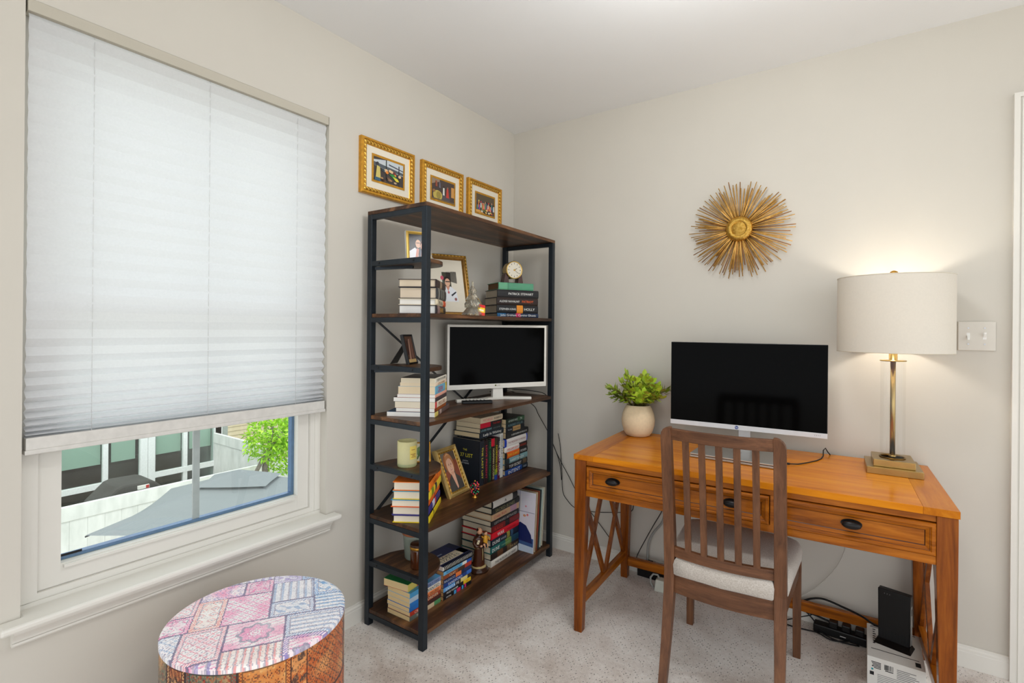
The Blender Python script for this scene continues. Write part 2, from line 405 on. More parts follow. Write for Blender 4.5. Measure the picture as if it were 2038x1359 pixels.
# ------------------------------------------------------------------ outside, seen under the blind
GZ = -2.9
o = ob('ground', MB().box(-40, 20, -30, 40, GZ-.2, GZ), plain('pale_concrete', (196, 192, 182), .9, 0, .2, .08, 2), kind='structure')
def fencemat():
    m, N, L, b = newmat('white_vinyl_fence'); v = coords(N, L, scale=(4, 40, 1.2)); n = noise(N, L, v, 2.5, 3)
    L.new(ramp(N, L, n.outputs['Fac'], [(.3, lin((216, 219, 214))), (.7, lin((238, 239, 235)))]), b.inputs['Base Color']); setp(b, .5, 0, .35); return m
FEN = fencemat()
def fence(name, a, b, ztop, label, face):
    """solid panel fence from a to b (xy) with a taller top rail"""
    f = thing(name, label, 'fence', (a[0], a[1], GZ)); dx, dy = b[0]-a[0], b[1]-a[1]; Ln = math.hypot(dx, dy); f.rotation_euler.z = math.atan2(dy, dx); H = ztop-GZ
    m = MB(); n = int(Ln/.18)
    for i in range(n): m.box(i*Ln/n+.001, (i+1)*Ln/n-.001, -.015, .015, 0, H-.17)
    ob('panel', m, FEN, f)
    ob('top_rail', MB().box(0, Ln, -.026, .026, H-.185, H), FEN, f, .006)
    ob('bottom_rail', MB().box(0, Ln, -.026, .026, 0, .2), FEN, f, .006)
    return f
fence('vinyl_fence', (-6.35, -5), (-6.35, 8), -1.0, 'long white vinyl fence running behind the grey patio umbrella', 1)
fence('vinyl_fence', (-8.5, 2.24), (-6.42, 2.24), -.80, 'short white fence wing meeting the neighbouring house corner, left of the tree', 1)

# neighbouring house with a row of windows
HX = -8.6
WSID = plain('white_house_trim', (232, 234, 233), .5, 0, .3)
hs = thing('neighbour_house', 'neighbouring house wall of white framed windows with pale green roller shades', 'house', (HX, .9, GZ))
def hb(m, y0, y1, z0, z1, x0=0, x1=.06): m.box(x0, x1, y0-.9, y1-.9, z0-GZ, z1-GZ); return m
m = MB(); hb(m, -6, 2.40, GZ, -2.15, -.1, .0); hb(m, -6, 2.40, .6, 3.5, -.1, 0); hb(m, 2.26, 2.40, GZ, 3.5, -.1, .05); m.box(-3, -.1, 2.36-.9, 2.40-.9, 0, 6.4)
ob('wall', m, WSID, hs)
m = MB(); hb(m, 2.40, 2.52, GZ, 3.5, -.06, .02)
ob('corner_post', m, plain('grey_green_siding', (150, 156, 150), .6), hs)
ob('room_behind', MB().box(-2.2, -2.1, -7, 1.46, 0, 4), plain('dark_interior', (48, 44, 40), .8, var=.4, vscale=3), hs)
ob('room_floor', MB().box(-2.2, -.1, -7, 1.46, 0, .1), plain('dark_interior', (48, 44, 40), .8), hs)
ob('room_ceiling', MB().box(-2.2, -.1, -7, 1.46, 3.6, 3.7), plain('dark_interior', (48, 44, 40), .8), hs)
SHADE = plain('pale_green_shade', (188, 199, 190), .8, 0, .2, .04, 90)
HGL = glass_pane('house_glass', (.86, .93, .90), 0, 1.3)
for (y0, y1) in ((-3.0, -1.62), (-1.5, -.26), (-.14, 1.09), (1.205, 2.33)):
    w = MB(); zt, zb, zr = .6, -2.15, -1.40
    for a in (y0, y1): hb(w, a-.055, a+.055, zb, zt, -.04, .05)
    mid = .545 if -.2 < y0 < 0 else y0+.545; hb(w, mid-.035, mid+.035, zb, zt, -.03, .04)
    hb(w, y0, y1, zr-.045, zr+.045, -.03, .045); hb(w, y0, y1, zb, zb+.08, -.03, .05); hb(w, y0, y1, zt-.1, zt, -.03, .05)
    wf = ob('window', w, WSID, hs)
    ob('pane', hb(MB(), y0, y1, zb, zt, -.012, -.006), HGL, wf)
    for a, b in ((y0+.10, mid-.045), (mid+.10, y1-.10)):
        ob('roller_shade', hb(MB(), a, b, -1.06, zt-.05, -.06, -.052), SHADE, wf)
# brown couch seen through the neighbouring windows
so = thing('leather_couch', 'dark brown leather couch behind the neighbouring house windows', 'couch', (-9.35, .8, GZ+.1))
LEA = plain('dark_leather', (66, 52, 46), .4, 0, .5, .25, 5)
ob('seat', MB().box(-.4, .5, -.8, 1.0, 1.0, 1.35), LEA, so, .06)
ob('backrest', MB().box(.3, .55, -.85, 1.05, 1.1, 1.74), LEA, so, .08)
ob('support', MB().box(-.4, .5, -.8, 1.0, 0, 1.0), LEA, so, .02)
# potted fern by the corner window
# covered grill
g = thing('covered_grill', 'dark grey covered barbecue grill standing behind the white fence', 'grill', (-7.2, .43, GZ))
m = MB(); GC = plain('charcoal_cover_fabric', (70, 70, 67), .75, 0, .25, .08, 60)
sec = [(-.50, 0), (.46, 0), (.48, 1.45), (.46, 1.60), (.24, 1.82), (.17, 1.855), (-.16, 1.865), (-.24, 1.84), (-.46, 1.62), (-.5, 1.5)]
m.prism([(y, z) for y, z in sec], -.30, .28, 'x')
ob('cover', m, GC, g, .03)
ob('badge', MB().box(.230, .3095, .0, .145, 1.765, 1.815, (235, 232, 225)).box(.3075, .3115, .10, .14, 1.768, 1.812, (190, 40, 40)), MATTE, g)
# patio umbrella seen from above
UMB = translucent('grey_umbrella_canvas', (142, 148, 150), .10)
ux, uy = -4.42, .617
u = thing('patio_umbrella', 'open grey patio umbrella seen from above in the yard', 'umbrella', (ux, uy, GZ))
e1 = Vector((.765, .646, 0))*1.19; e2 = Vector((-.646, .765, 0))*.775; hw = 1.0
def canopy(hw, ztop, zedge, sag, n=10, off=0):
    m = MB(); cs = [(-1, -1), (1, -1), (1, 1), (-1, 1)]
    for k in range(4):
        a = (e1*cs[k][0]+e2*cs[k][1])*hw; b = (e1*cs[(k+1) % 4][0]+e2*cs[(k+1) % 4][1])*hw; vs_ = []; fs = []
        for i in range(n+1):
            t = i/n
            for j in range(n+1):
                s_ = j/n; p = (a*(1-s_)+b*s_)*t*(1-.05*math.sin(PI*s_)*t)
                z = ztop+(zedge-ztop)*t - sag*math.sin(PI*s_)*t*(1-.3*t)
                vs_.append((p.x, p.y, z))
        for i in range(n):
            for j in range(n): fs.append((i*(n+1)+j, (i+1)*(n+1)+j, (i+1)*(n+1)+j+1, i*(n+1)+j+1))
        m.add(vs_, fs, smooth=True)
    return m
ob('canopy', canopy(hw, -.50-GZ, -.92-GZ, .06), UMB, u, weld=True)
ob('vent_flap', canopy(.34, -.47-GZ, -.60-GZ, .014, 6), UMB, u, weld=True)
ob('pole', MB().tube([(0, 0, .05), (0, 0, 2.36)], .022, 12), GREYC, u)
for k in range(4):
    c = [(-1, -1), (1, -1), (1, 1), (-1, 1)][k]; p = (e1*c[0]+e2*c[1])*hw
    ob('rib', MB().tube([(0, 0, -.53-GZ), (p.x, p.y, -.935-GZ)], .008, 6), BLACKM, u)
ob('base', MB().lathe([(.3, 0), (.3, .05), (.05, .09)], 24), BLACKP, u)
# tan sided house far behind
TSID = plain('tan_vinyl_siding', (203, 190, 160), .6, 0, .3)
t = thing('sided_house', 'tan house with horizontal lap siding beyond the fences', 'house', (-12, 6, GZ))
m = MB()
for i in range(40): m.prism([(0, i*.115), (.022, i*.115), (.004, (i+1)*.115), (0, (i+1)*.115)], -2.4, 6, 'y')
m.box(-.3, 0, -2.4, 6, 0, 4.6)
ob('siding', m, TSID, t)
# young tree
rnd = random.Random(5)
tr = thing('small_tree', 'small bright green leafy tree with grey forked trunk beside the fence', 'tree', (-5.8, 1.72, GZ))
BARK = plain('grey_bark', (128, 122, 112), .85, var=.2)
m = MB(); m.tube([(0, .0, 0), (0, -.005, 1.0), (0, 0, 2.0), (.02, .05, 2.3), (.0, .12, 2.6)], .045, 8, taper=[1.3, 1.1, 1, .7, .35])
ob('trunk', m, BARK, tr)
ob('branch', MB().tube([(0, -.26, 1.75), (0, -.08, 2.05), (0, 0, 2.2), (.05, .25, 2.5)], .03, 8, taper=[1, 1, .9, .4]), BARK, tr)
m = MB()
for i in range(2600):
    th = rnd.uniform(0, 2*PI); ph = math.acos(rnd.uniform(-1, 1)); rr = rnd.uniform(.25, 1)**.4
    lobe = rnd.choice([(0, .22, 2.45, .52, .34), (0, .02, 2.32, .34, .22), (0, .30, 2.12, .30, .30), (0, .4, 2.75, .5, .35), (0, .55, 2.4, .5, .5), (0, .1, 2.55, .4, .25)])
    c = Vector((lobe[0]+rr*lobe[3]*math.sin(ph)*math.cos(th)*.9, lobe[1]+rr*lobe[3]*math.sin(ph)*math.sin(th), lobe[2]+rr*lobe[4]*math.cos(ph)))
    d = Vector((rnd.uniform(-1, 1), rnd.uniform(-1, 1), rnd.uniform(-1.2, .3))).normalized(); w_ = d.cross(Vector((rnd.uniform(-1, 1), rnd.uniform(-1, 1), rnd.uniform(-1, 1)))).normalized()*rnd.uniform(.010, .018); Lf = rnd.uniform(.06, .11)
    col = rnd.choice([(160, 214, 44), (182, 226, 58), (132, 190, 36), (104, 164, 34), (196, 232, 84)])
    m.add([c, c+d*Lf*.45+w_, c+d*Lf, c+d*Lf*.45-w_], [(0, 1, 2, 3)], col)
ob('foliage', m, leafmat('tree_leaf', [(120, 185, 30), (180, 225, 70)]), tr)
# ------------------------------------------------------------------ desk
def section_post(sec):
    """sec: list of (z, x0, x1, y0, y1)"""
    m = MB(); v = []; f = []
    for z, x0, x1, y0, y1 in sec: v += [(x0, y0, z), (x1, y0, z), (x1, y1, z), (x0, y1, z)]
    for k in range(len(sec)-1):
        for i in range(4): f.append((k*4+i, k*4+(i+1) % 4, (k+1)*4+(i+1) % 4, (k+1)*4+i))
    n = 4*(len(sec)-1); f += [(3, 2, 1, 0), (n, n+1, n+2, n+3)]
    return m.add(v, f)
def rings(m, x0, x1, z0, z1, steps, col=(255, 255, 255), close=True, mat=0):
    """nested rectangles facing -y: steps = (inset, y)"""
    v = []; f = []
    for ins, y in steps: v += [(x0+ins, y, z0+ins), (x1-ins, y, z0+ins), (x1-ins, y, z1-ins), (x0+ins, y, z1-ins)]
    for k in range(len(steps)-1):
        for i in range(4):
            j = (i+1) % 4; f.append((k*4+i, k*4+j, (k+1)*4+j, (k+1)*4+i))
    if close: n = 4*(len(steps)-1); f.append((n, n+1, n+2, n+3))
    return m.add(v, f, col, mat)
DC = ((102, 50, 10), (156, 86, 18), (188, 112, 30))
DW = {a: wood('honey_oak_'+a, *(((178, 98, 10), (205, 122, 16), (220, 142, 26)) if a == 't' else ((84, 40, 10), (128, 66, 18), (152, 86, 26)) if a == 'z' else DC), axis={'t': 'x'}.get(a, a), gscale=.9 if a == 't' else 1.7, rough=.2, spec=.16 if a == 't' else .3, coat=0, bmp=0) for a in 'xyzt'}  # desktop oak is a lightened copy, lamplight painted into its colour
DA = .048
dk = thing('writing_desk', 'honey brown wooden writing desk with two drawers and crossed end braces', 'desk', (.778, -.667, 0), DA)
DL, DD, DT = 1.225, .600, .737
ob('desktop', MB().box(.085, DL-.085, 0, DD, DT-.022, DT), DW['t'], dk, .0008)
EBW = wood('honey_oak_lit_end', (160, 86, 12), (186, 108, 20), (202, 128, 30), axis='y', gscale=.9, rough=.2, spec=.16, bmp=0)  # breadboard ends lightened with the desktop to carry lamplight
for a, b in ((0, .0848), (DL-.0848, DL)): ob('breadboard_end', MB().box(a, b, 0, DD, DT-.022, DT), EBW, dk, .0008)
for lx in (0, 1):
    for ly in (0, 1):
        tx = (.003, .053) if lx == 0 else (DL-.053, DL-.003); ty = (.004, .052) if ly == 0 else (DD-.052, DD-.004)
        fx = (.005, .039) if lx == 0 else (DL-.039, DL-.005); fy = (.006, .040) if ly == 0 else (DD-.040, DD-.006)
        ob('leg', section_post([(0, *fx, *fy), (.56, *tx, *ty), (DT-.0225, *tx, *ty)]), DW['z'], dk, .002)
m = MB(); m.box(.053, DL-.053, .010, .03, .694, .7145); m.box(.053, DL-.053, .008, .03, .568, .5925); m.box(.732, .754, .009, .03, .5925, .694)
m.box(.053, DL-.053, .03, .034, .56, .7145)
ob('front_rail', m, DW['x'], dk, .001)
ob('back_rail', MB().box(.053, DL-.053, DD-.03, DD-.01, .568, .7145), DW['x'], dk)
IRON = plain('oil_rubbed_bronze', (34, 32, 32), .3, .6, .5, .15, 30)
for x0, x1, kn in ((.056, .729, (.168, .61)), (.757, 1.171, (.963,))):
    m = MB(); rings(m, x0, x1, .5945, .6905, [(0, .022), (0, .004), (.004, -.001), (.010, -.001), (.013, .003), (.0138, .003)], close=False); rings(m, x0, x1, .5945, .6905, [(.0138, .003), (.0147, .0045)], close=False, mat=1); rings(m, x0, x1, .5945, .6905, [(.0147, .0045), (.024, .0105)], close=False); rings(m, x0, x1, .5945, .6905, [(.024, .0105), (.0262, .0130)], close=False, mat=1); rings(m, x0, x1, .5945, .6905, [(.0262, .0130), (.0266, .0130)])
    dr = ob('drawer', m, [DW['x'], plain('dark_glaze', (66, 34, 14), .4)], dk)
    for kx in kn:
        q = MB(); q.ell((kx, -.006, .6455), .0265, .011, .0125, 20, 10); q.tube([(kx, .0125, .6455), (kx, -.006, .6455)], .008, 10)
        q.prism([(kx+.029*math.cos(a*PI/12), .6455+.0145*math.sin(a*PI/12)) for a in range(24)], .0095, .0125, 'y')
        ob('knob', q, IRON, dr)
for i0 in (.012, DL-.030):
    i1 = i0+.018
    ob('side_rail', MB().box(i0, i1, .05, DD-.05, .568, .7145), DW['y'], dk)
    ob('bottom_rail', MB().box(i0-.002, i1+.002, .036, DD-.036, .100, .137), DW['y'], dk, .0015)
    ym = DD/2; xm = (i0+i1)/2
    for a, b in (((.052, .566), (ym-.012, .137)), ((ym-.012, .566), (.046, .137)), ((ym+.012, .566), (DD-.046, .137)), ((DD-.052, .566), (ym+.012, .137))):
        ob('cross_brace', MB().bar((xm, a[0], a[1]), (xm, b[0], b[1]), .024, .014, hint=(1, 0, 0)), DW['z'], dk, .001)
ob('stretcher', MB().box(.036, DL-.036, DD-.034, DD-.014, .062, .104), DW['x'], dk, .0015)

# ------------------------------------------------------------------ chair
CWD = {a: wood('brown_stained_wood_'+a, (74, 46, 29), (102, 66, 43), (122, 82, 55), axis=a, gscale=2.0, rough=.42, spec=.4) for a in 'xyz'}
ch = thing('dining_chair', 'brown wooden slat-back chair with grey cushion pulled up to the desk', 'chair', (1.370, -.515, 0), R(2))
def yrear(z):
    if z < .40: t = z/.40; return -.285+.07*(1-(1-t)**1.6)
    t = (z-.40)/.5; return -.215-.062*t**1.25
for s in (-1, 1):
    sec = []
    for z in [0, .08, .16, .24, .32, .36, .40, .44, .48, .56, .64, .72, .80, .86, .888, .900, .910, .917, .920]:
        w = .026+.010*min(1, z/.35); dpt = .030+.010*min(1, z/.38) - .016*max(0, (z-.45)/.45)
        cut = 0
        if z > .886: cut = .034*(1-math.sqrt(max(0, 1-((z-.886)/.0342)**2)))
        xo = .1945-cut*.9; xi = .1945-w
        a, b = (xi, max(xi+.004, xo)) if s > 0 else (-max(xi+.004, xo), -xi)
        sec.append((z, a, b, yrear(z), yrear(z)+dpt))
    ob('back_post', section_post(sec), CWD['z'], ch, .0015)
def bowed(z0, z1, yb, th, bow, w=.1605, n=12, tilt=0):
    m = MB(); v = []; f = []
    for i in range(n+1):
        x = -w+2*w*i/n; y = yb-bow*(1-(x/w)**2)
        v += [(x, y, z0), (x, y+th, z0), (x, y+th-tilt, z1), (x, y-tilt, z1)]
    for i in range(n):
        for k in range(4): f.append((i*4+k, (i+1)*4+k, (i+1)*4+(k+1) % 4, i*4+(k+1) % 4))
    f += [(0, 1, 2, 3), (n*4+3, n*4+2, n*4+1, n*4)]
    return m.add([(p[0], p[1], p[2]) for p in v], [t[::-1] for t in f])
ob('top_rail', bowed(.876, .915, yrear(.88)+.003, .019, .026, tilt=.005), CWD['x'], ch, .002)
ob('lower_back_rail', bowed(.449, .483, yrear(.46)+.006, .018, .022), CWD['x'], ch, .0015)
for k in range(5):
    x = (k-2)*.0545; bw = .022*(1-(x/.1605)**2); pts = []
    m = MB(); sec = []
    for i in range(9):
        z = .481+(.878-.481)*i/8; y = yrear(z)+.008-bw-(.004*(1-(x/.16)**2))*i/8
        sec.append((z, x-.0105, x+.0105, y, y+.010))
    ob('slat', section_post(sec), CWD['z'], ch, .001)
ob('rear_apron', bowed(.320, .386, -.209, .02, .018), CWD['x'], ch, .0015)
ob('front_apron', MB().box(-.185, .185, .178, .198, .325, .388), CWD['x'], ch, .0015)
for s in (-1, 1):
    m = MB(); a = [(s*.190, -.185), (s*.207, .185), (s*.189, .185), (s*.172, -.185)]
    m.prism(a if s > 0 else a[::-1], .325, .388, 'z'); ob('side_apron', m, CWD['y'], ch, .0015)
    x = (.183, .213) if s > 0 else (-.213, -.183); x2 = (.1865, .2125) if s > 0 else (-.2125, -.1865)
    ob('front_leg', MB().frustum((*x2, .187, .213), (*x, .181, .213), 0, .388), CWD['z'], ch, .0015)
def seatmat():
    m, N, L, b = newmat('grey_beige_chair_fabric'); v = coords(N, L); n = noise(N, L, v, 260, 3, .7); n2 = noise(N, L, v, 30, 3)
    c = ramp(N, L, n.outputs['Fac'], [(.3, lin((168, 158, 147))), (.7, lin((205, 198, 190)))]); L.new(c, b.inputs['Base Color']); setp(b, .95, 0, .1, sheen=.25); bump(N, L, b, n.outputs['Fac'], .25, .002); return m
out = [(-.158, -.222), (0, -.234), (.158, -.222), (.158, -.172), (.196, -.168), (.202, -.05), (.212, .10), (.216, .16), (.205, .205), (.175, .226), (.09, .232), (0, .234), (-.09, .232), (-.175, .226), (-.205, .205), (-.216, .16), (-.212, .10), (-.202, -.05), (-.196, -.168), (-.158, -.172)]
def dens(p, k):
    r = []
    for i in range(len(p)):
        a, b = p[i], p[(i+1) % len(p)]
        for j in range(k): r.append((a[0]+(b[0]-a[0])*j/k, a[1]+(b[1]-a[1])*j/k))
    return r
outd = dens(out, 3); m = MB(); v = []; f = []
lev = [(.385, .97), (.392, 1.0), (.425, 1.012), (.440, .99), (.448, .955), (.455, .86), (.4595, .66), (.462, .35)]
for z, s in lev: v += [(x*s, y*s, z) for x, y in outd]
n = len(outd)
for k in range(len(lev)-1):
    for i in range(n): f.append((k*n+i, k*n+(i+1) % n, (k+1)*n+(i+1) % n, (k+1)*n+i))
f += [tuple(range(n))[::-1], tuple((len(lev)-1)*n+i for i in range(n))]
m.add(v, f, smooth=True); ob('seat_cushion', m, seatmat(), ch)

# ------------------------------------------------------------------ lamp
lx, ly, lz = 1.857, -.176, DT
lamp = thing('table_lamp', 'lit table lamp with white drum shade and brass base on the desk', 'lamp', (lx, ly, lz), DA)
ob('base', MB().box(-.083, .083, -.092, .092, 0, .025).box(-.062, .062, -.072, .072, .025, .050), BRASS, lamp, .0015)
ob('pole', MB().tube([(0, 0, .05), (0, 0, .412)], .0085, 20).lathe([(.012, .05), (.012, .056), (.0086, .060)], 20), BRASS, lamp)
ob('glass_cylinder', MB().add([(.0385*math.cos(2*PI*i/40), .0385*math.sin(2*PI*i/40), z) for z in (.0505, .409) for i in range(40)], [(i, (i+1) % 40, 40+(i+1) % 40, 40+i) for i in range(40)], smooth=True), CLEAR, lamp)
m = MB(); pr_ = [(.0375, .0502), (.0375, .0535), (.0408, .0535), (.0408, .0502), (.0375, .0502)]; m.lathe(pr_, 40); ob('glass_ring', m, BRASSD, lamp)
ob('cap', MB().lathe([(.0405, .409), (.0415, .411), (.0405, .413), (.0135, .413), (.0135, .452), (.009, .455), (.009, .56)], 32), BRASS, lamp)
def shademat():
    m = translucent('white_linen_shade', (222, 215, 203), .13); return m
nseg = 64; m = MB()
for r in (.1785, .1775):
    v = [(r*math.cos(2*PI*i/nseg), r*math.sin(2*PI*i/nseg), z) for z in (.444, .722) for i in range(nseg)]
    fs = [(i, (i+1) % nseg, nseg+(i+1) % nseg, nseg+i) for i in range(nseg)]
    m.add(v, fs if r > .178 else [q[::-1] for q in fs], smooth=True)
    if r < .178: break
sh = ob('lamp_shade', m, shademat(), lamp)
RIM = plain('linen_trim', (205, 196, 178), .8)
for z in (.444, .722): ob('rim', MB().tube([(.178*math.cos(2*PI*i/64), .178*math.sin(2*PI*i/64), z) for i in range(65)], .0016, 6), RIM, sh)
ob('harp', MB().tube([(0, 0, .56), (.03, 0, .57), (.05, 0, .62), (.045, 0, .69), (.0, 0, .725)], .002, 6).tube([(0, 0, .56), (-.03, 0, .57), (-.05, 0, .62), (-.045, 0, .69), (.0, 0, .725)], .002, 6).tube([(-.177, 0, .716), (.177, 0, .716)], .0016, 6).tube([(0, -.177, .716), (0, .177, .716)], .0016, 6), BRASSD, lamp)
ob('finial', MB().lathe([(.004, .722), (.013, .727), (.0145, .735), (.012, .743), (.006, .747), (.0005, .7485)], 24), GOLD, lamp)
mb_, N, L, b = newmat('warm_bulb'); b.inputs['Emission Color'].default_value = (1, .94, .85, 1); b.inputs['Emission Strength'].default_value = 52
ob('bulb', MB().ell((0, 0, .60), .030, .030, .036, 20, 12), mb_, lamp)

# ------------------------------------------------------------------ wall things on the right wall
hub = (1.288, 0, 1.724)
sb = thing('sunburst_wall_art', 'gold metal sunburst of thin rods hanging above the desk', 'wall art', hub)
m = MB(); Mx = Matrix.Rotation(PI/2, 4, 'X')
m.lathe([(.058, .030), (.0585, .034), (.054, .042), (.044, .048), (.034, .0505), (.0325, .046), (.031, .0465), (.020, .051), (.008, .053), (.0003, .0535)], 48, M=Mx)
m2, N, L, b = newmat('hammered_gold'); v = coords(N, L)
gr = N.new('ShaderNodeTexGradient'); gr.gradient_type = 'RADIAL'; L.new(coords(N, L, rot=(PI/2, 0, 0)), gr.inputs[0])
w1 = noise(N, L, v, 120, 3); L.new(ramp(N, L, w1.outputs['Fac'], [(.3, lin((186, 138, 48))), (.7, lin((228, 190, 104)))]), b.inputs['Base Color']); setp(b, .36, 1)
bump(N, L, b, math_(N, L, 'SINE', math_(N, L, 'MULTIPLY', gr.outputs['Fac'], 420)), .35, .002)
ob('hub', m, m2, sb)
RODM = plain('antique_gold_rod', (206, 160, 84), .38, .5, .5, .3, 50)
RODD = plain('dark_bronze_rod', (160, 108, 52), .4, .55, .5, .3, 50)
rnd = random.Random(11)
stuff = MB(); nlong = 98; RODS = {}
for k in range(nlong):
    a = 2*PI*(k+rnd.uniform(-.5, .5))/nlong; Lr = rnd.uniform(.205, .231) if rnd.random() < .8 else rnd.uniform(.17, .2)
    key = round(Lr, 2), k % 4 == 0
    if key not in RODS:
        q = MB().tube([(.02, 0, 0), (key[0], 0, 0)], .0020, 6).mesh('ray'); q.materials.append(RODD if key[1] else RODM); RODS[key] = q
    o = bpy.data.objects.new('ray', RODS[key]); COL.objects.link(o); o.parent = sb; o.location = (0, -rnd.choice([.016, .024, .031]), 0); o.rotation_euler = (0, -a, 0)
for k in range(130):
    a = rnd.uniform(0, 2*PI); Lr = rnd.choice([.150, .155, .185, .19, .20]); y = -rnd.choice([.012, .02, .028, .034])
    stuff.tube([(.02*math.cos(a), y, .02*math.sin(a)), (Lr*math.cos(a), y, Lr*math.sin(a))], .0020, 5)
ob('short_ray', stuff, RODM, sb, kind='stuff')
ob('back_disc', MB().lathe([(.05, 0), (.05, .034)], 32, M=Mx), RODD, sb)
SWM = plain('ivory_switch_plastic', (212, 207, 197), .35, 0, .45, .015)
swp = thing('light_switch_plate', 'white double toggle light switch plate beside the lamp shade', 'light switch', (2.1115, 0, 1.2425))
ob('plate', MB().box(-.0535, .0535, -.006, 0, -.0545, .0545), SWM, swp, .003)
for x, up_ in ((-.0235, -1), (.0225, 1)):
    tgl = ob('toggle', MB().box(x-.005, x+.005, -.0065, -.004, -.012, .012, (235, 235, 232)).prism([(-.006, -.005), (-.018, up_*.011-.003), (-.018, up_*.011+.003), (-.006, .005)], x-.0035, x+.0035, 'x', (240, 240, 236)), MATTE, swp)
    for z in (-.030, .030): ob('screw', MB().lathe([(.003, 0), (.003, .0015)], 12, M=Matrix.Translation((x, -.006, z)) @ Mx), SILVER, swp)

# ------------------------------------------------------------------ things on the desk
mo = thing('computer_monitor', 'black computer monitor with silver chin standing behind the laptop', 'monitor', (1.345, -.201, DT), .063)
zb = .829-DT; h_ = .3724; w_ = .612
ob('housing', MB().box(-w_/2, w_/2, 0, .018, zb, zb+h_).box(-.2, .2, .018, .034, zb+.05, zb+.28), BLACKP, mo, .002)
ob('screen', MB().box(-w_/2+.002, w_/2-.002, -.0012, .0002, zb+.0195, zb+h_-.002), SCREEN, mo)
chin = ob('chin', MB().box(-w_/2, w_/2, -.003, .0, zb-.0005, zb+.020), plain('silver_plastic', (205, 207, 210), .35, .2, .5, .02), mo, .001)
ob('logo_disc', MB().lathe([(.0072, 0), (.0072, .0006)], 24, M=Matrix.Translation((-.0265, -.003, zb+.010)) @ Mx), ink((36, 62, 130)), chin)
text('hp', chin, basis((1, 0, 0), (0, 0, 1), (0, -1, 0), (-.0312, -.0038, zb+.0052)), .0095, .0095, ink((220, 226, 236)), 'logo')
for x in (.262, .268, .274, .28): ob('button_mark', MB().box(x, x+.0015, -.0034, -.003, zb+.008, zb+.012), ink((130, 130, 132)), chin)
ob('neck', MB().box(-.024, .024, .030, .044, .006, .20), SILVER, mo, .002)
ob('base', MB().box(-.11, .11, .010, .150, 0, .007), SILVER, mo, .002)
lp = thing('laptop', 'closed silver laptop lying on the desk in front of the monitor', 'laptop', (1.348, -.3155, DT), -.012)
ob('base', MB().box(-.1625, .1625, -.113, .113, .001, .0095), plain('laptop_silver', (188, 186, 180), .32, .75, .5, .03), lp, .002)
ob('seam', MB().box(-.158, .158, -.111, .111, .0095, .0112), BLACKP, lp)
ob('rubber_foot', MB().box(-.15, .15, -.10, .10, 0, .0012), BLACKP, lp)
lid = ob('lid', MB().box(-.1625, .1625, -.113, .113, .0112, .018), plain('laptop_silver', (188, 186, 180), .32, .75, .5, .03), lp, .002)
m = MB()
for k, (hh, dx) in enumerate(((.010, 0), (.016, .004), (.010, .008), (.016, .0115))):
    m.prism([(dx-.008, -hh), (dx-.0068, -hh), (dx-.0008, hh), (dx-.002, hh)], .0181, .0183, 'z')
ob('logo', m, ink((60, 60, 60)), lid)
cd = ob('charger_cord', MB().tube([(1.511, -.33, DT+.006), (1.535, -.327, DT+.006)], .004, 8).tube([(1.535, -.327, DT+.006), (1.56, -.30, DT+.003), (1.59, -.245, DT+.0025), (1.615, -.19, DT+.0025), (1.628, -.14, DT+.0025), (1.632, -.10, DT+.006), (1.630, -.07, DT+.022), (1.636, -.045, DT+.028), (1.646, -.06, DT+.015), (1.652, -.04, DT+.003), (1.655, -.01, DT-.02)], .0022, 8), CABLE)
tag(cd, 'thin black charger cord running from the laptop over the desktop', 'cord')
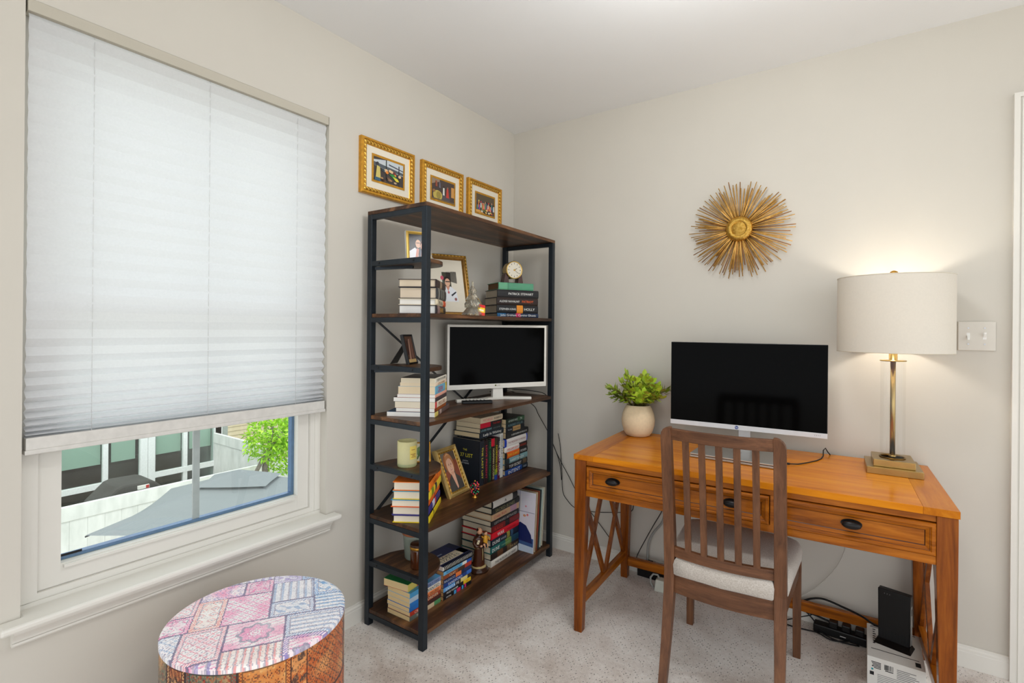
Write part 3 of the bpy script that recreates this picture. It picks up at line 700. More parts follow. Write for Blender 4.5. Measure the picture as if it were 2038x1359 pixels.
# potted plant
pp = thing('potted_plant', 'bushy green artificial plant in a round cream pot on the desk', 'plant', (.858, -.150, DT))
POT = plain('cream_stone_pot', (224, 204, 170), .75, 0, .25, .05, 90, .12)
ob('pot', MB().lathe([(.0, .0), (.046, 0), (.056, .005), (.068, .022), (.077, .052), (.0795, .078), (.075, .108), (.066, .132), (.0575, .147), (.055, .151), (.051, .150), (.051, .135), (.001, .135)], 48), POT, pp)
ob('soil', MB().lathe([(.0505, .130), (.0505, .140), (.001, .142)], 24), plain('dark_soil', (60, 52, 36), .95, var=.3), pp)
rnd = random.Random(21); st_ = MB(); lf = MB()
for k in range(60):
    az = rnd.uniform(0, 2*PI) ; tilt = 1.38*rnd.random()**.6; Ls = rnd.uniform(.085, .16)*(1-.1*(tilt > 1.0)); p0 = Vector((.03*math.cos(az)*min(1, tilt), .03*math.sin(az)*min(1, tilt), .142)); pts = []
    for i in range(7):
        t = i/6; tl = tilt*(.55+.55*t); pts.append(p0.copy()); p0 = p0+Vector((math.sin(tl)*math.cos(az), math.sin(tl)*math.sin(az), math.cos(tl)))*Ls/6
    if pts[-1].y+(-.150) > -.012: continue
    st_.tube(pts, .0012, 5, (96, 88, 40))
    for i in range(2, 7):
        d = (pts[i]-pts[i-1]).normalized(); s0 = d.cross(Vector((0, 0, 1))).normalized(); 
        for sg in ((-1, 1) if i < 6 else (-1, 1, 0)):
            dirn = (d*(.7 if sg else 1)+s0*sg*.9+Vector((0, 0, rnd.uniform(-.25, .45)))).normalized()
            if (i % 2) and sg: dirn = (d*.7+s0.cross(d)*sg*.9).normalized()
            Lf = rnd.uniform(.026, .044); n_ = dirn.cross(s0+Vector((.01, .3, .2))).normalized(); w_v = dirn.cross(n_).normalized()*Lf*.30
            c = pts[i]; col = rnd.choice([(150, 184, 36), (176, 204, 48), (120, 152, 34), (196, 214, 70), (84, 110, 34), (160, 160, 48), (130, 104, 50), (186, 208, 50)])
            e = c+dirn*Lf; m1 = c+dirn*Lf*.35+n_*Lf*.05; m2_ = c+dirn*Lf*.65+n_*Lf*.06
            lf.add([c, m1+w_v, m2_+w_v*.9, e, m2_-w_v*.9, m1-w_v, m1-n_*.001, m2_-n_*.0012], [(0, 6, 1), (1, 6, 7, 2), (2, 7, 3), (0, 5, 6), (5, 4, 7, 6), (4, 3, 7)], col)
lf.v = [(x, min(y, .138), z) for x, y, z in lf.v]
ob('stems', st_, MATTE, pp); ob('leaves', lf, leafmat('plant_leaf', [(126, 164, 34), (184, 208, 60)]), pp)

# ------------------------------------------------------------------ under the desk
bx = thing('router_box', 'white cardboard product box standing on the carpet under the desk', 'box', (1.785, -.329, 0), .005)
BW, BD, BH = .164, .246, .10
cb = ob('carton', MB().box(0, BW, 0, BD, 0, BH), plain('white_carton', (226, 224, 218), .6, 0, .3, .02), bx, .001)
m = MB(); K = (40, 40, 42); G = (120, 120, 120); rnd = random.Random(3)
for i in range(5): m.box(.012+.002*i, .040, -.0006, 0, BH-.018-.005*i, BH-.0155-.005*i, K)
for i in range(14):
    if rnd.random() < .75: m.box(.050+.0018*i, .0512+.0018*i, -.0006, 0, BH-.034, BH-.016, K)
m.box(.052, .075, -.0006, 0, BH-.0385, BH-.036, K)
for i in range(6): m.box(.085, .085+rnd.uniform(.03, .066), -.0006, 0, BH-.022-.006*i, BH-.020-.006*i, G)
m.box(.008, .020, -.0006, 0, BH-.064, BH-.052, K); m.box(.012, .018, -.0006, 0, BH-.046, BH-.040, (60, 150, 160)); m.box(.014, .018, -.0006, 0, BH-.034, BH-.030, K)
for i in range(7): m.box(.030, .15-rnd.uniform(0, .03), -.0006, 0, BH-.058-.006*i, BH-.0565-.006*i, G)
ob('front_print', m, MATTE, cb)
m = MB(); m.box(.012, .15, .232, .236, BH, BH+.0006, K); m.box(.010, .07, .222, .2255, BH, BH+.0006, K); m.box(.012, .15, .058, .061, BH, BH+.0006, K); m.box(.138, .153, .018, .045, BH, BH+.0006, K)
for i in range(7): m.box(.018, .018+rnd.uniform(.004, .010), .10+.017*i, .106+.017*i, BH, BH+.0006, K)
for i in range(5): m.box(.04+.014*i, .049+.014*i, .228, .231, BH, BH+.0006, K)
ob('top_print', m, MATTE, cb)
md = thing('modem', 'upright black modem standing on the white box under the desk', 'modem', (1.868, -.197, BH), R(-14.8))
MP = plain('black_modem_plastic', (13, 13, 14), .38, 0, .35, .05)
ob('body', MB().frustum((-.048, .046, -.014, .014), (-.050, .050, -.014, .014), .012, .198), MP, md, .003)
ob('stand', MB().frustum((-.056, .056, -.040, .026), (-.050, .05, -.016, .016), 0, .014), MP, md, .001)
sp = ob('side_panel', MB().box(.0485, .0500, -.011, .011, .02, .16), plain('grey_label', (112, 110, 106), .5), md)
ob('sticker', MB().box(.0499, .0506, -.005, .005, .128, .15), ink((40, 40, 42)), sp)
m = MB()
for i in range(10): m.box(-.046+.0095*i, -.0395+.0095*i, -.0143, -.0138, .022, .05, (30, 30, 31))
ob('vent', m, MATTE, md)
m = MB()
for i in range(3): m.box(-.030+.008*i, -.028+.008*i, -.0146, -.0139, .182, .185, (110, 110, 112))
ob('status_light', m, MATTE, md)
ps = thing('power_strip', 'black power strip with tangled plugs on the floor beneath the desk', 'power strip', (1.60, -.083, 0), -.06)
ob('body', MB().box(0, .19, 0, .045, .003, .036), BLACKP, ps, .004)
for i in range(3): ob('plug', MB().box(.055+.045*i, .085+.045*i, .004, .040, .036, .062), BLACKP, ps, .004)
ob('switch', MB().box(.095, .115, -.0012, .0, .016, .019), ink((200, 200, 200)), ps)
# loose black cables round the strip
def cable(name, pts, r, mat, label, n=6):
    P = [Vector(p) for p in pts]; out = []
    for i in range(len(P)-1):
        a = P[max(0, i-1)]; b = P[i]; c = P[i+1]; d = P[min(len(P)-1, i+2)]
        for j in range(n):
            t = j/n; out.append(.5*((2*b)+(c-a)*t+(2*a-5*b+4*c-d)*t*t+(3*b-a-3*c+d)*t**3))
    out.append(P[-1]); o = ob(name, MB().tube(out, r, 8), mat); return tag(o, label, 'cable')
cable('power_cable', [(1.40, -.035, .02), (1.48, -.04, .055), (1.556, -.03, .091), (1.589, -.03, .112), (1.635, -.03, .124), (1.706, -.045, .118), (1.767, -.08, .118), (1.800, -.12, .120), (1.830, -.158, .130)], .0042, CABLE, 'thick black cable arching over the desk stretcher to the modem')
cable('power_cable', [(1.45, -.045, .055), (1.52, -.05, .062), (1.58, -.052, .060), (1.64, -.055, .052), (1.68, -.06, .045)], .004, CABLE, 'black cable running level below the stretcher into the power strip')
cable('power_cable', [(1.50, -.06, .006), (1.55, -.05, .03), (1.59, -.05, .052), (1.62, -.045, .075), (1.64, -.04, .09)], .0022, CABLE, 'thin black cable rising diagonally left of the power strip')
cable('power_cable', [(1.53, -.045, .085), (1.57, -.05, .06), (1.60, -.055, .035), (1.63, -.09, .012), (1.69, -.11, .006), (1.76, -.10, .006)], .0028, CABLE, 'black cable dropping from the stretcher along the front of the power strip')
cable('power_cable', [(1.46, -.09, .005), (1.53, -.10, .005), (1.58, -.095, .006), (1.62, -.10, .01), (1.67, -.115, .005), (1.74, -.085, .012), (1.775, -.05, .03)], .003, CABLE, 'black cable lying on the carpet in front of the power strip')
cable('white_cable', [(1.712, -.022, .40), (1.708, -.022, .355), (1.691, -.02, .297), (1.661, -.02, .238), (1.607, -.02, .163), (1.556, -.022, .111), (1.50, -.03, .06)], .0016, plain('pale_cable', (200, 196, 186), .6), 'thin white cable curving down the wall beneath the right drawer')
cable('grey_cable', [(.955, -.022, .42), (.952, -.022, .356), (.94, -.022, .291), (.897, -.022, .23), (.871, -.022, .173), (.866, -.024, .11), (.868, -.035, .06)], .0055, GREYC, 'thick grey cable curving down the wall left of the chair')
cable('black_cable', [(.945, -.018, .42), (.939, -.018, .354), (.896, -.018, .268), (.853, -.018, .182), (.811, -.022, .09), (.805, -.03, .04)], .002, CABLE, 'thin black cable slanting down the wall beside the grey cable')
cable('black_cable', [(.79, -.018, .42), (.787, -.018, .353), (.776, -.018, .311), (.707, -.018, .289), (.562, -.018, .261), (.48, -.018, .262), (.439, -.018, .262), (.400, -.018, .29), (.369, -.018, .335), (.361, -.018, .445), (.350, -.018, .585), (.335, -.018, .66)], .002, CABLE, 'thin black cable looping behind the left end of the desk')
cable('black_cable', [(.300, -.05, .80), (.30, -.025, .64), (.302, -.018, .593), (.347, -.018, .514), (.40, -.018, .437), (.448, -.018, .362), (.50, -.018, .30), (.60, -.018, .20), (.66, -.02, .14)], .002, CABLE, 'thin black cable hanging on the wall between bookshelf and desk')
ad = thing('power_adapter', 'black power adapter block on the floor behind the desk stretcher', 'power adapter', (.82, -.047, 0))
ob('body', MB().box(0, .15, 0, .03, 0, .062), BLACKP, ad, .004); ob('plug', MB().box(.04, .075, .004, .028, .062, .085).box(.095, .13, .004, .028, .062, .080), BLACKP, ad, .003)
wa = thing('wall_adapter', 'pale grey adapter box with looped cable on the carpet left of the chair', 'power adapter', (.944, -.150, 0), .1)
ob('body', MB().frustum((0, .075, 0, .05), (.006, .07, .004, .046), 0, .055), plain('pale_grey_plastic', (196, 198, 186), .5), wa, .004)
ob('cable_loop', MB().tube([(-.004, .01, .012), (-.018, .012, .03), (-.020, .015, .055), (-.008, .02, .072), (.012, .025, .07), (.02, .025, .055)], .0045, 8), GREYC, wa)

# ------------------------------------------------------------------ ottoman
def patchwork(seed, W, H, pal, cell):
    """colours of a woven patchwork rug: returns f(x, y) in metres"""
    r = random.Random(seed); rects = []
    def split(x0, y0, x1, y1, d):
        w, h = x1-x0, y1-y0
        if d == 0 or max(w, h) < (.17 if pal is GLARE_PALE else .12): rects.append((x0, y0, x1, y1)); return
        if w > h*1.15 or (abs(w-h) < .2*w and r.random() < .5):
            m = x0+w*r.uniform(.34, .66); split(x0, y0, m, y1, d-1); split(m, y0, x1, y1, d-1)
        else:
            m = y0+h*r.uniform(.34, .66); split(x0, y0, x1, m, d-1); split(x0, m, x1, y1, d-1)
    split(0, 0, W, H, 6); info = []
    for q in rects: info.append((q, r.choice(pal['sets']), r.choice(['diamond', 'rosette', 'stripe', 'damask', 'lattice', 'damask']), r.uniform(.010, .018), r.random()))
    def fr(x): return x-math.floor(x)
    def mixc(a, b, t): t = max(0, min(1, t)); return tuple(a[i]*(1-t)+b[i]*t for i in range(3))
    rn = random.Random(seed+1)
    ph = [(rn.uniform(8, 40), rn.uniform(-40, 40), rn.uniform(0, 6)) for _ in range(10)]
    def blotch(x, y): return .5+.5*sum(math.sin(a*x*2+b*y*2+c) for a, b, c in ph)/4.2
    def f(x, y):
        for q, (c0, c1, c2), kind, s, k in info:
            if q[0] <= x <= q[2] and q[1] <= y <= q[3]: break
        u, v = x-q[0], y-q[1]; w, h = q[2]-q[0], q[3]-q[1]; e = min(u, v, w-u, h-v)
        col = mixc(c0, c1, (blotch(x, y)-.45)*1.8)
        if e < .0028 and k < .8: return mixc(pal['line'], col, .25)
        if e < .011 and k > .35:
            t = fr((u+v)/.009); return mixc(col, c2 if t < .5 else c0, .7)
        if e < .0135 and k > .35: return mixc(pal['line'], col, .5)
        cx, cy = u-w/2, v-h/2
        if kind == 'diamond':
            d = abs(fr(u/(s*2.4))-.5)+abs(fr(v/(s*2.4))-.5)
            if .30 < d < .40: col = mixc(col, c2, .8)
            elif d < .12: col = mixc(col, pal['line'], .55)
            elif d > .9: col = mixc(col, c1, .9)
        elif kind == 'rosette':
            rr = math.hypot(cx, cy); an = math.atan2(cy, cx); R0 = min(w, h)*.32*(1+.12*math.cos(8*an))
            if abs(rr-R0) < .004: col = mixc(col, pal['line'], .75)
            elif rr < R0*.45: col = mixc(col, c0, .9) if fr(rr/.008) < .6 else mixc(col, c2, .7)
            elif rr < R0: col = mixc(col, c2, .6)
            elif fr((u+.3*v)/.014) < .25: col = mixc(col, c1, .9)
        elif kind == 'stripe':
            t = fr((u if w < h else v)/(s*1.5))
            if t < .16: col = mixc(col, pal['line'], .6)
            elif t < .45: col = mixc(col, c2, .75)
            elif fr((v if w < h else u)/.012) < .3: col = mixc(col, c1, .8)
        elif kind == 'lattice':
            t1 = fr((u+v)/(s*1.8)); t2 = fr((u-v)/(s*1.8))
            if t1 < .14 or t2 < .14: col = mixc(col, c2, .85)
            elif abs(t1-.57) < .1 and abs(t2-.57) < .1: col = mixc(col, pal['line'], .7)
        else:
            b2 = blotch(x*3.1+1, y*3.1)
            if b2 > .66: col = mixc(col, c2, .85)
            elif b2 < .30: col = mixc(col, c1, .9)
            elif .47 < b2 < .50: col = mixc(col, pal['line'], .6)
        n = rn.random(); fb = (.22+.5*max(0, blotch(x*.8+3, y*.8)-.35)) if pal is GLARE_PALE else .1; col = mixc(col, pal['fade'], .55*n if n > .6 else fb)
        if rn.random() < .10: col = mixc(col, pal['line'], .35)
        return tuple(int(a) for a in col)
    return f
GLARE_PALE = dict(line=(104, 98, 128), fade=(246, 240, 240), sets=[((244, 238, 238), (240, 206, 214), (232, 130, 150)), ((244, 236, 238), (238, 150, 186), (226, 84, 150)), ((240, 240, 244), (206, 222, 238), (60, 130, 196)), ((242, 238, 240), (214, 208, 232), (150, 130, 196)), ((246, 240, 234), (240, 214, 204), (226, 110, 110)), ((240, 236, 240), (220, 226, 236), (130, 160, 200)), ((244, 226, 232), (236, 120, 170), (120, 110, 180))])  # bleached version of the fabric, window glare painted into its colours
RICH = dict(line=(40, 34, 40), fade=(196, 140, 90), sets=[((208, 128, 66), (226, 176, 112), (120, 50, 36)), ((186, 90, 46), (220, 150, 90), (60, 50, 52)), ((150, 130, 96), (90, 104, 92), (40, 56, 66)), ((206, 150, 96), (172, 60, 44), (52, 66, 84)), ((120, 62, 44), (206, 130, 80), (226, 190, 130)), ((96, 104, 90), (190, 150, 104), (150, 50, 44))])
def clothmat(name):
    m, N, L, b = newmat(name); a = N.new('ShaderNodeAttribute'); a.attribute_name = 'Col'
    n = noise(N, L, coords(N, L), 420, 3, .7); n2 = noise(N, L, coords(N, L), 70, 4, .7)
    c = mix(N, L, .30, a.outputs['Color'], ramp(N, L, n2.outputs['Fac'], [(.35, (.25, .24, .26)), (.62, (.9, .9, .9))]), 'SOFT_LIGHT')
    L.new(c, b.inputs['Base Color']); setp(b, .92, 0, .1, sheen=.15); bump(N, L, b, n.outputs['Fac'], .3, .002); return m
ot = thing('round_ottoman', 'round ottoman covered in multicoloured patchwork rug fabric below the window', 'ottoman', (.362, -1.776, 0))
ro, ho = .234, .436
pf_ = patchwork(14, .62, .62, GLARE_PALE, .003); m = MB(); ca_, sa_ = math.cos(R(34)), math.sin(R(34))
nr, na = 78, 480; v = []; f = []
def dome(rr): t = rr/ro; return ho+.006-.004*t**2-.0045*max(0, (t-.93)/.07)**2.2
for i in range(nr+1):
    rr = ro*(i/nr) if i else .0004
    for j in range(na): a = 2*PI*j/na; v.append((rr*math.cos(a), rr*math.sin(a), dome(rr)))
m.add(v, [])
for i in range(nr):
    st_ = 1 if i > 40 else (2 if i > 18 else 4)
    for j in range(0, na, 1):
        q = (i*na+j, i*na+(j+1) % na, (i+1)*na+(j+1) % na, (i+1)*na+j)
        rr = ro*(i+.5)/nr; jj = (j//st_)*st_+st_/2; a = 2*PI*jj/na; x, y = rr*math.cos(a), rr*math.sin(a)
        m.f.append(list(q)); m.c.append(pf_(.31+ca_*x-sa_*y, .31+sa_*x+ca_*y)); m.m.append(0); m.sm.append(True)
m.add([((ro-.0002)*math.cos(2*PI*j/na), (ro-.0002)*math.sin(2*PI*j/na), ho-.0125) for j in range(na)], [])
o_ = len(m.v)-na
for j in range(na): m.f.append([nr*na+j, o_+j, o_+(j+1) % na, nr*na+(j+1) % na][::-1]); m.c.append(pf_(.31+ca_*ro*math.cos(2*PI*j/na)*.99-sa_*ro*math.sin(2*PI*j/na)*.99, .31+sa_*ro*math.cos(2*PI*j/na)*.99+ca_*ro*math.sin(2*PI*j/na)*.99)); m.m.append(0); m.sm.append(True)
ob('top_cushion', m, clothmat('patchwork_glare_top'), ot)
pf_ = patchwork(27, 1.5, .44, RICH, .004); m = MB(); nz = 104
v = []
for i in range(nz+1):
    z = .012+(ho-.0245)*i/nz
    for j in range(na): a = 2*PI*j/na; v.append(((ro-.001)*math.cos(a), (ro-.001)*math.sin(a), z))
m.add(v, [])
for i in range(nz):
    for j in range(na):
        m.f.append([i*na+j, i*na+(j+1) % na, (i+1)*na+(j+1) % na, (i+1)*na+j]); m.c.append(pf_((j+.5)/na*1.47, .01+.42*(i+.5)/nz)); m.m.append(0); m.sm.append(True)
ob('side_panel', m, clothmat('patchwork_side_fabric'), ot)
for k in range(4): ob('foot', MB().lathe([(.016, 0), (.018, .012)], 16, c=(.16*math.cos(k*PI/2+.5), .16*math.sin(k*PI/2+.5), 0)), BLACKP, ot)
# ------------------------------------------------------------------ bookshelf
SX, SY, SA = .037, -1.136, .02
def SP(u, v, z): return Vector((SX+math.cos(SA)*u-math.sin(SA)*v, SY+math.sin(SA)*u+math.cos(SA)*v, z))
def srot(ang): return R(90+ang)+SA          # local x runs along the shelf turned by ang toward the wall; local -y faces the room
SW = {a: wood('rustic_brown_board_'+a, (34, 21, 13), (76, 48, 29), (142, 98, 62), axis=a, gscale=.8, rough=.4, spec=.4, knots=.75) for a in 'xy'}
LV = {'t': 1.745, 'd1': 1.531, 'b2': 1.312, 'd2': 1.096, 'b3': .885, 'd3': .678, 'b4': .469, 'd4': .271, 'b5': .070}
SD, SL = .3375, 1.025
bs = thing('bookshelf', 'tall black metal bookshelf with rustic brown boards in the corner', 'bookshelf', (SX, SY, 0), SA)
for u0 in (0, SD-.026):
    for v0 in (0, SL-.026):
        ob('post', MB().box(u0, u0+.026, v0, v0+.026, 0, 1.7295), BLACKM, bs, .0012)
for k in ('t', 'b2', 'b3', 'b4', 'b5'):
    z = LV[k]; a, b = (0, SL) if k == 't' else (.003, SL-.003)
    e = 0 if k == 't' else .0265
    m = MB()
    if k == 't': m.box(0, SD, 0, SL, z-.0155, z)
    else:
        # the board is notched round the four posts
        p = [(e, .003), (SD-e, .003), (SD-e, e), (SD-.002, e), (SD-.002, SL-e), (SD-e, SL-e), (SD-e, SL-.003), (e, SL-.003), (e, SL-e), (.003, SL-e), (.003, e), (e, e)]
        m.prism(p, z-.0155, z, 'z')
    ob('shelf_board', m, SW['y'], bs, .001)
    for v0 in (.001, SL-.021):
        ob('end_rail', MB().box(.0262, SD-.0262, v0, v0+.020, z-.0362, z-.0157), BLACKM, bs, .001)
for k in ('d1', 'd2', 'd3', 'd4'):
    z = LV[k]; pts = [(.0265, .0215)]
    for i in range(25):
        t = i/24; u_ = .020+.298*(1-t); e = abs((u_-.169)/.149)
        pts.append((u_, .030+.178*(max(0, 1-e**2.6))**.5))
    pts = [(.0265, .0215), (SD-.0265, .0215)] + pts[1:]
    ob('half_round_shelf', MB().prism(pts, z-.0155, z, 'z'), SW['y'], bs, .001)
    rl = ob('end_rail', MB().box(.0262, SD-.0262, .001, .021, z-.019, z+.002), BLACKM, bs, .001)
    for u_ in (.07, SD-.07): ob('bolt', MB().lathe([(.0045, 0), (.004, .002), (.0005, .003)], 12, M=Matrix.Translation((u_, .001, z-.008)) @ Mx), BLACKP, rl)
    ob('support_arm', MB().bar((.02, .026, z-.026), (.17, .10, z-.020), .018, .012), BLACKM, bs)
ob('cross_bar', MB().bar((.006, .026, 1.30), (.006, SL-.03, .64), .003, .016, hint=(1, 0, 0)), BLACKM, bs)
ob('cross_bar', MB().bar((.010, .026, .445), (.010, SL-.03, 1.13), .003, .016, hint=(1, 0, 0)), BLACKM, bs)
for v0 in (0, SL-.026): ob('foot_pad', MB().lathe([(.010, 0), (.010, .004)], 12, c=(SD-.013, v0+.013, -.0)), BLACKP, bs)

# ------------------------------------------------------------------ books
ORD = ['topmost'] + [w+' from top' for w in ('second', 'third', 'fourth', 'fifth', 'sixth', 'seventh', 'eighth', 'ninth', 'tenth')]
def book(loc, rotM, Ln, D, T, cover, desc_label, title='', tc=(240, 240, 235), segs=(), pages=(236, 228, 212), hard=True, group=None, x0=0, front=None, tw=.86, th=.62, tx=.5, sub=None):
    b = thing('book', desc_label, 'book', M=Matrix.Translation(loc) @ rotM, group=group)
    m = MB(); bt = .0026 if hard else .0009; bul = .0035 if hard else .0012; ins = .0045 if hard else .0004; sw_ = .004 if hard else .0012
    m.box(x0, x0+Ln, .0, D, 0, bt, cover); m.box(x0, x0+Ln, .0, D, T-bt, T, front or cover)
    sec = [(sw_, 0), (0, 0), (-bul*.75, T*.18), (-bul, T*.5), (-bul*.75, T*.82), (0, T), (sw_, T)]
    sg = sorted(segs) or []; cuts = []; cur = 0
    for a, c, col in sg:
        if a > cur: cuts.append((cur, a, cover))
        cuts.append((a, c, col)); cur = c
    if cur < 1: cuts.append((cur, 1, cover))
    for a, c, col in cuts: m.prism(sec, x0+a*Ln, x0+c*Ln, 'x', col)
    ob('cover', m, PRINT, b)
    ob('pages', MB().box(x0+ins, x0+Ln-ins, sw_, D-ins, bt, T-bt, pages), PAGES, b)
    if title:
        w, h = Ln*tw, T*th
        text(title, b, basis((1, 0, 0), (0, 0, 1), (0, -1, 0), (x0+Ln*tx-w/2, -bul-.0006, T/2-h/2)), w, h, ink(tc))
    if sub:
        s_, c_, p_, w_ = sub; w, h = Ln*w_, T*th*.8
        text(s_, b, basis((1, 0, 0), (0, 0, 1), (0, -1, 0), (x0+Ln*p_-w/2, -bul-.0006, T/2-h/2)), w, h, ink(c_), 'subtitle')
    return b
def pile(u, v, z, ang, items, where, group, pages=(236, 228, 212), hard=True, Ln=.235, D=.155):
    """items from the bottom up"""
    n = len(items)
    for i, it in enumerate(items):
        o = dict(Ln=Ln, D=D, hard=hard, pages=pages); o.update(it); T = o.pop('T'); desc = o.pop('d'); cov = o.pop('c'); da = o.pop('da', 0); dx = o.pop('dx', 0); dy = o.pop('dy', 0); L_ = o.pop('Ln'); D_ = o.pop('D')
        r = n-1-i; od = 'bottom' if r == n-1 else ORD[r]
        a = R(90+ang+da)+SA; P = SP(u, v, z) + Vector((math.cos(a), math.sin(a), 0))*dx + Vector((-math.sin(a), math.cos(a), 0))*dy
        book(P, Matrix.Rotation(a, 4, 'Z'), L_, D_, T-.0003, cov, '%s, %s, %s' % (desc, od, where), group=group, **o)
        z += T
    return z
K, Wt = (24, 24, 27), (238, 236, 228)
pile(.305, .095, LV['b2'], 32, [
    dict(T=.036, c=(52, 44, 48), d='dark photographic hardcover with white pages', pages=(244, 246, 250), segs=((.08, .34, (150, 120, 116)), (.5, 1, (36, 32, 36))), title='SHARK', tc=(236, 180, 90), tw=.4),
    dict(T=.026, c=(226, 212, 184), d='cream hardcover with orange red spine end', pages=(246, 246, 246), segs=((.68, 1, (222, 84, 36)),), title='THE AGE', tc=(40, 36, 34), tw=.5, tx=.36, dx=.002),
    dict(T=.046, c=(58, 58, 60), d='thick charcoal patterned hardcover', segs=((.1, .25, (128, 128, 122)), (.4, .52, (110, 112, 108)), (.62, .7, (130, 128, 120))), pages=(228, 214, 196), dx=.001, dy=-.002),
    dict(T=.033, c=(54, 40, 40), d='dark maroon hardcover with pale spine label', segs=((.34, .56, (150, 128, 104)),), pages=(230, 216, 196), dx=-.004),
], 'stack left of gilt frame', 'books stacked on the second shelf', Ln=.22)
zt = pile(.182, .692, LV['b2'], -30, [
    dict(T=.024, c=(30, 46, 72), d='dark blue hardcover with large white lettering', title='John Grisham  Camino Ghosts', segs=((.44, .56, (196, 40, 96)), (0, .2, (38, 96, 140))), dx=.002),
    dict(T=.042, c=(30, 30, 32), d='black hardcover with a glowing orange circle', title='STEPHEN KING', tw=.40, tx=.25, th=.38, segs=((.47, .62, (226, 140, 40)),), sub=('HOLLY', (236, 236, 230), .78, .26)),
    dict(T=.039, c=(44, 32, 28), d='dark brown hardcover with white and orange capitals', title='ALEXEI NAVALNY', tw=.48, tx=.3, th=.4, sub=('PATRIOT', (232, 98, 40), .74, .28), dx=-.001),
    dict(T=.041, c=(36, 36, 38), d='charcoal hardcover with spaced white capitals', title='PATRICK STEWART', tw=.6, tx=.56, th=.42, dx=.003, dy=.002),
    dict(T=.037, c=(86, 150, 118), d='old faded green cloth hardcover', pages=(120, 92, 66), segs=((.02, .24, (104, 168, 132)), (.27, .28, (60, 110, 84))), Ln=.205, D=.145, dx=.008),
], 'stack under the clock', 'books stacked under the clock', Ln=.243, D=.16, pages=(206, 196, 180))
pile(.278, .123, LV['b3'], 28, [
    dict(T=.020, c=(110, 88, 82), d='wide thin paperback with yellow spine end', Ln=.262, D=.205, pages=(246, 248, 250), segs=((0, .2, (226, 204, 110)), (.3, .42, (190, 160, 150))), front=(44, 78, 112)),
    dict(T=.016, c=(160, 86, 40), d='tan brown paperback', D=.165, pages=(246, 247, 248), dx=.004, dy=.002, segs=((0, .12, (124, 60, 30)),)),
    dict(T=.026, c=(238, 226, 204), d='cream paperback with a red figure on the spine', D=.172, title='PRIDE AND', tc=(176, 120, 96), tw=.6, tx=.55, segs=((0, .12, (206, 62, 60)),), dx=.004),
    dict(T=.018, c=(70, 58, 60), d='dark grey brown thin paperback', D=.178, pages=(246, 247, 248), dx=.004),
    dict(T=.013, c=(240, 172, 150), d='salmon pink thin paperback', D=.162, pages=(246, 247, 248), dx=.003),
    dict(T=.034, c=(110, 176, 206), d='sky blue paperback with multicoloured letters', D=.158, title='CREW', tc=(196, 60, 96), tw=.45, tx=.42, segs=((.88, 1, (226, 190, 50)),), pages=(242, 226, 198), dx=.002),
    dict(T=.015, c=(244, 222, 196), d='pale peach paperback', D=.150, pages=(242, 228, 202), segs=((.9, 1, (232, 208, 180)),), title='LITTLE WOMEN', tc=(150, 110, 80), tw=.6, dx=.001),
    dict(T=.020, c=(240, 234, 216), d='off white paperback with black cover top', D=.146, title='TUESDAYS WITH MORRIE', tc=(60, 50, 46), tw=.8, front=(58, 50, 48), pages=(240, 230, 208), segs=((0, .98, (240, 234, 216)),)),
], 'stack left of television', 'paperbacks left of the television', hard=False, Ln=.20, D=.165)
pile(.302, .068, LV['b4'], 31, [
    dict(T=.030, c=(232, 204, 40), d='yellow hardcover', segs=((.3, .34, (40, 40, 60)),), dx=.002, front=(60, 60, 110)),
    dict(T=.034, c=(64, 56, 128), d='violet blue hardcover with white label', segs=((.3, .5, (216, 216, 230)), (.52, .6, (220, 60, 60))), dx=.003, dy=.004),
    dict(T=.030, c=(238, 104, 36), d='orange red hardcover', segs=((.5, .55, (80, 40, 80)),), dx=-.003, dy=.006, front=(40, 140, 190)),
    dict(T=.034, c=(236, 202, 48), d='yellow hardcover with dark spine bands', segs=((.15, .32, (120, 140, 40)), (.46, .60, (50, 50, 60))), dx=0, front=(60, 150, 180)),
    dict(T=.036, c=(240, 122, 30), d='bright orange hardcover with black cover lettering', segs=((.62, .66, (200, 50, 40)),), dx=.003, title='DIFFERENT', tc=(60, 30, 20), tw=.3, tx=.4, th=.4),
], 'bright stack behind gold portrait', 'bright hardcovers at the shelf end', Ln=.235, D=.15)
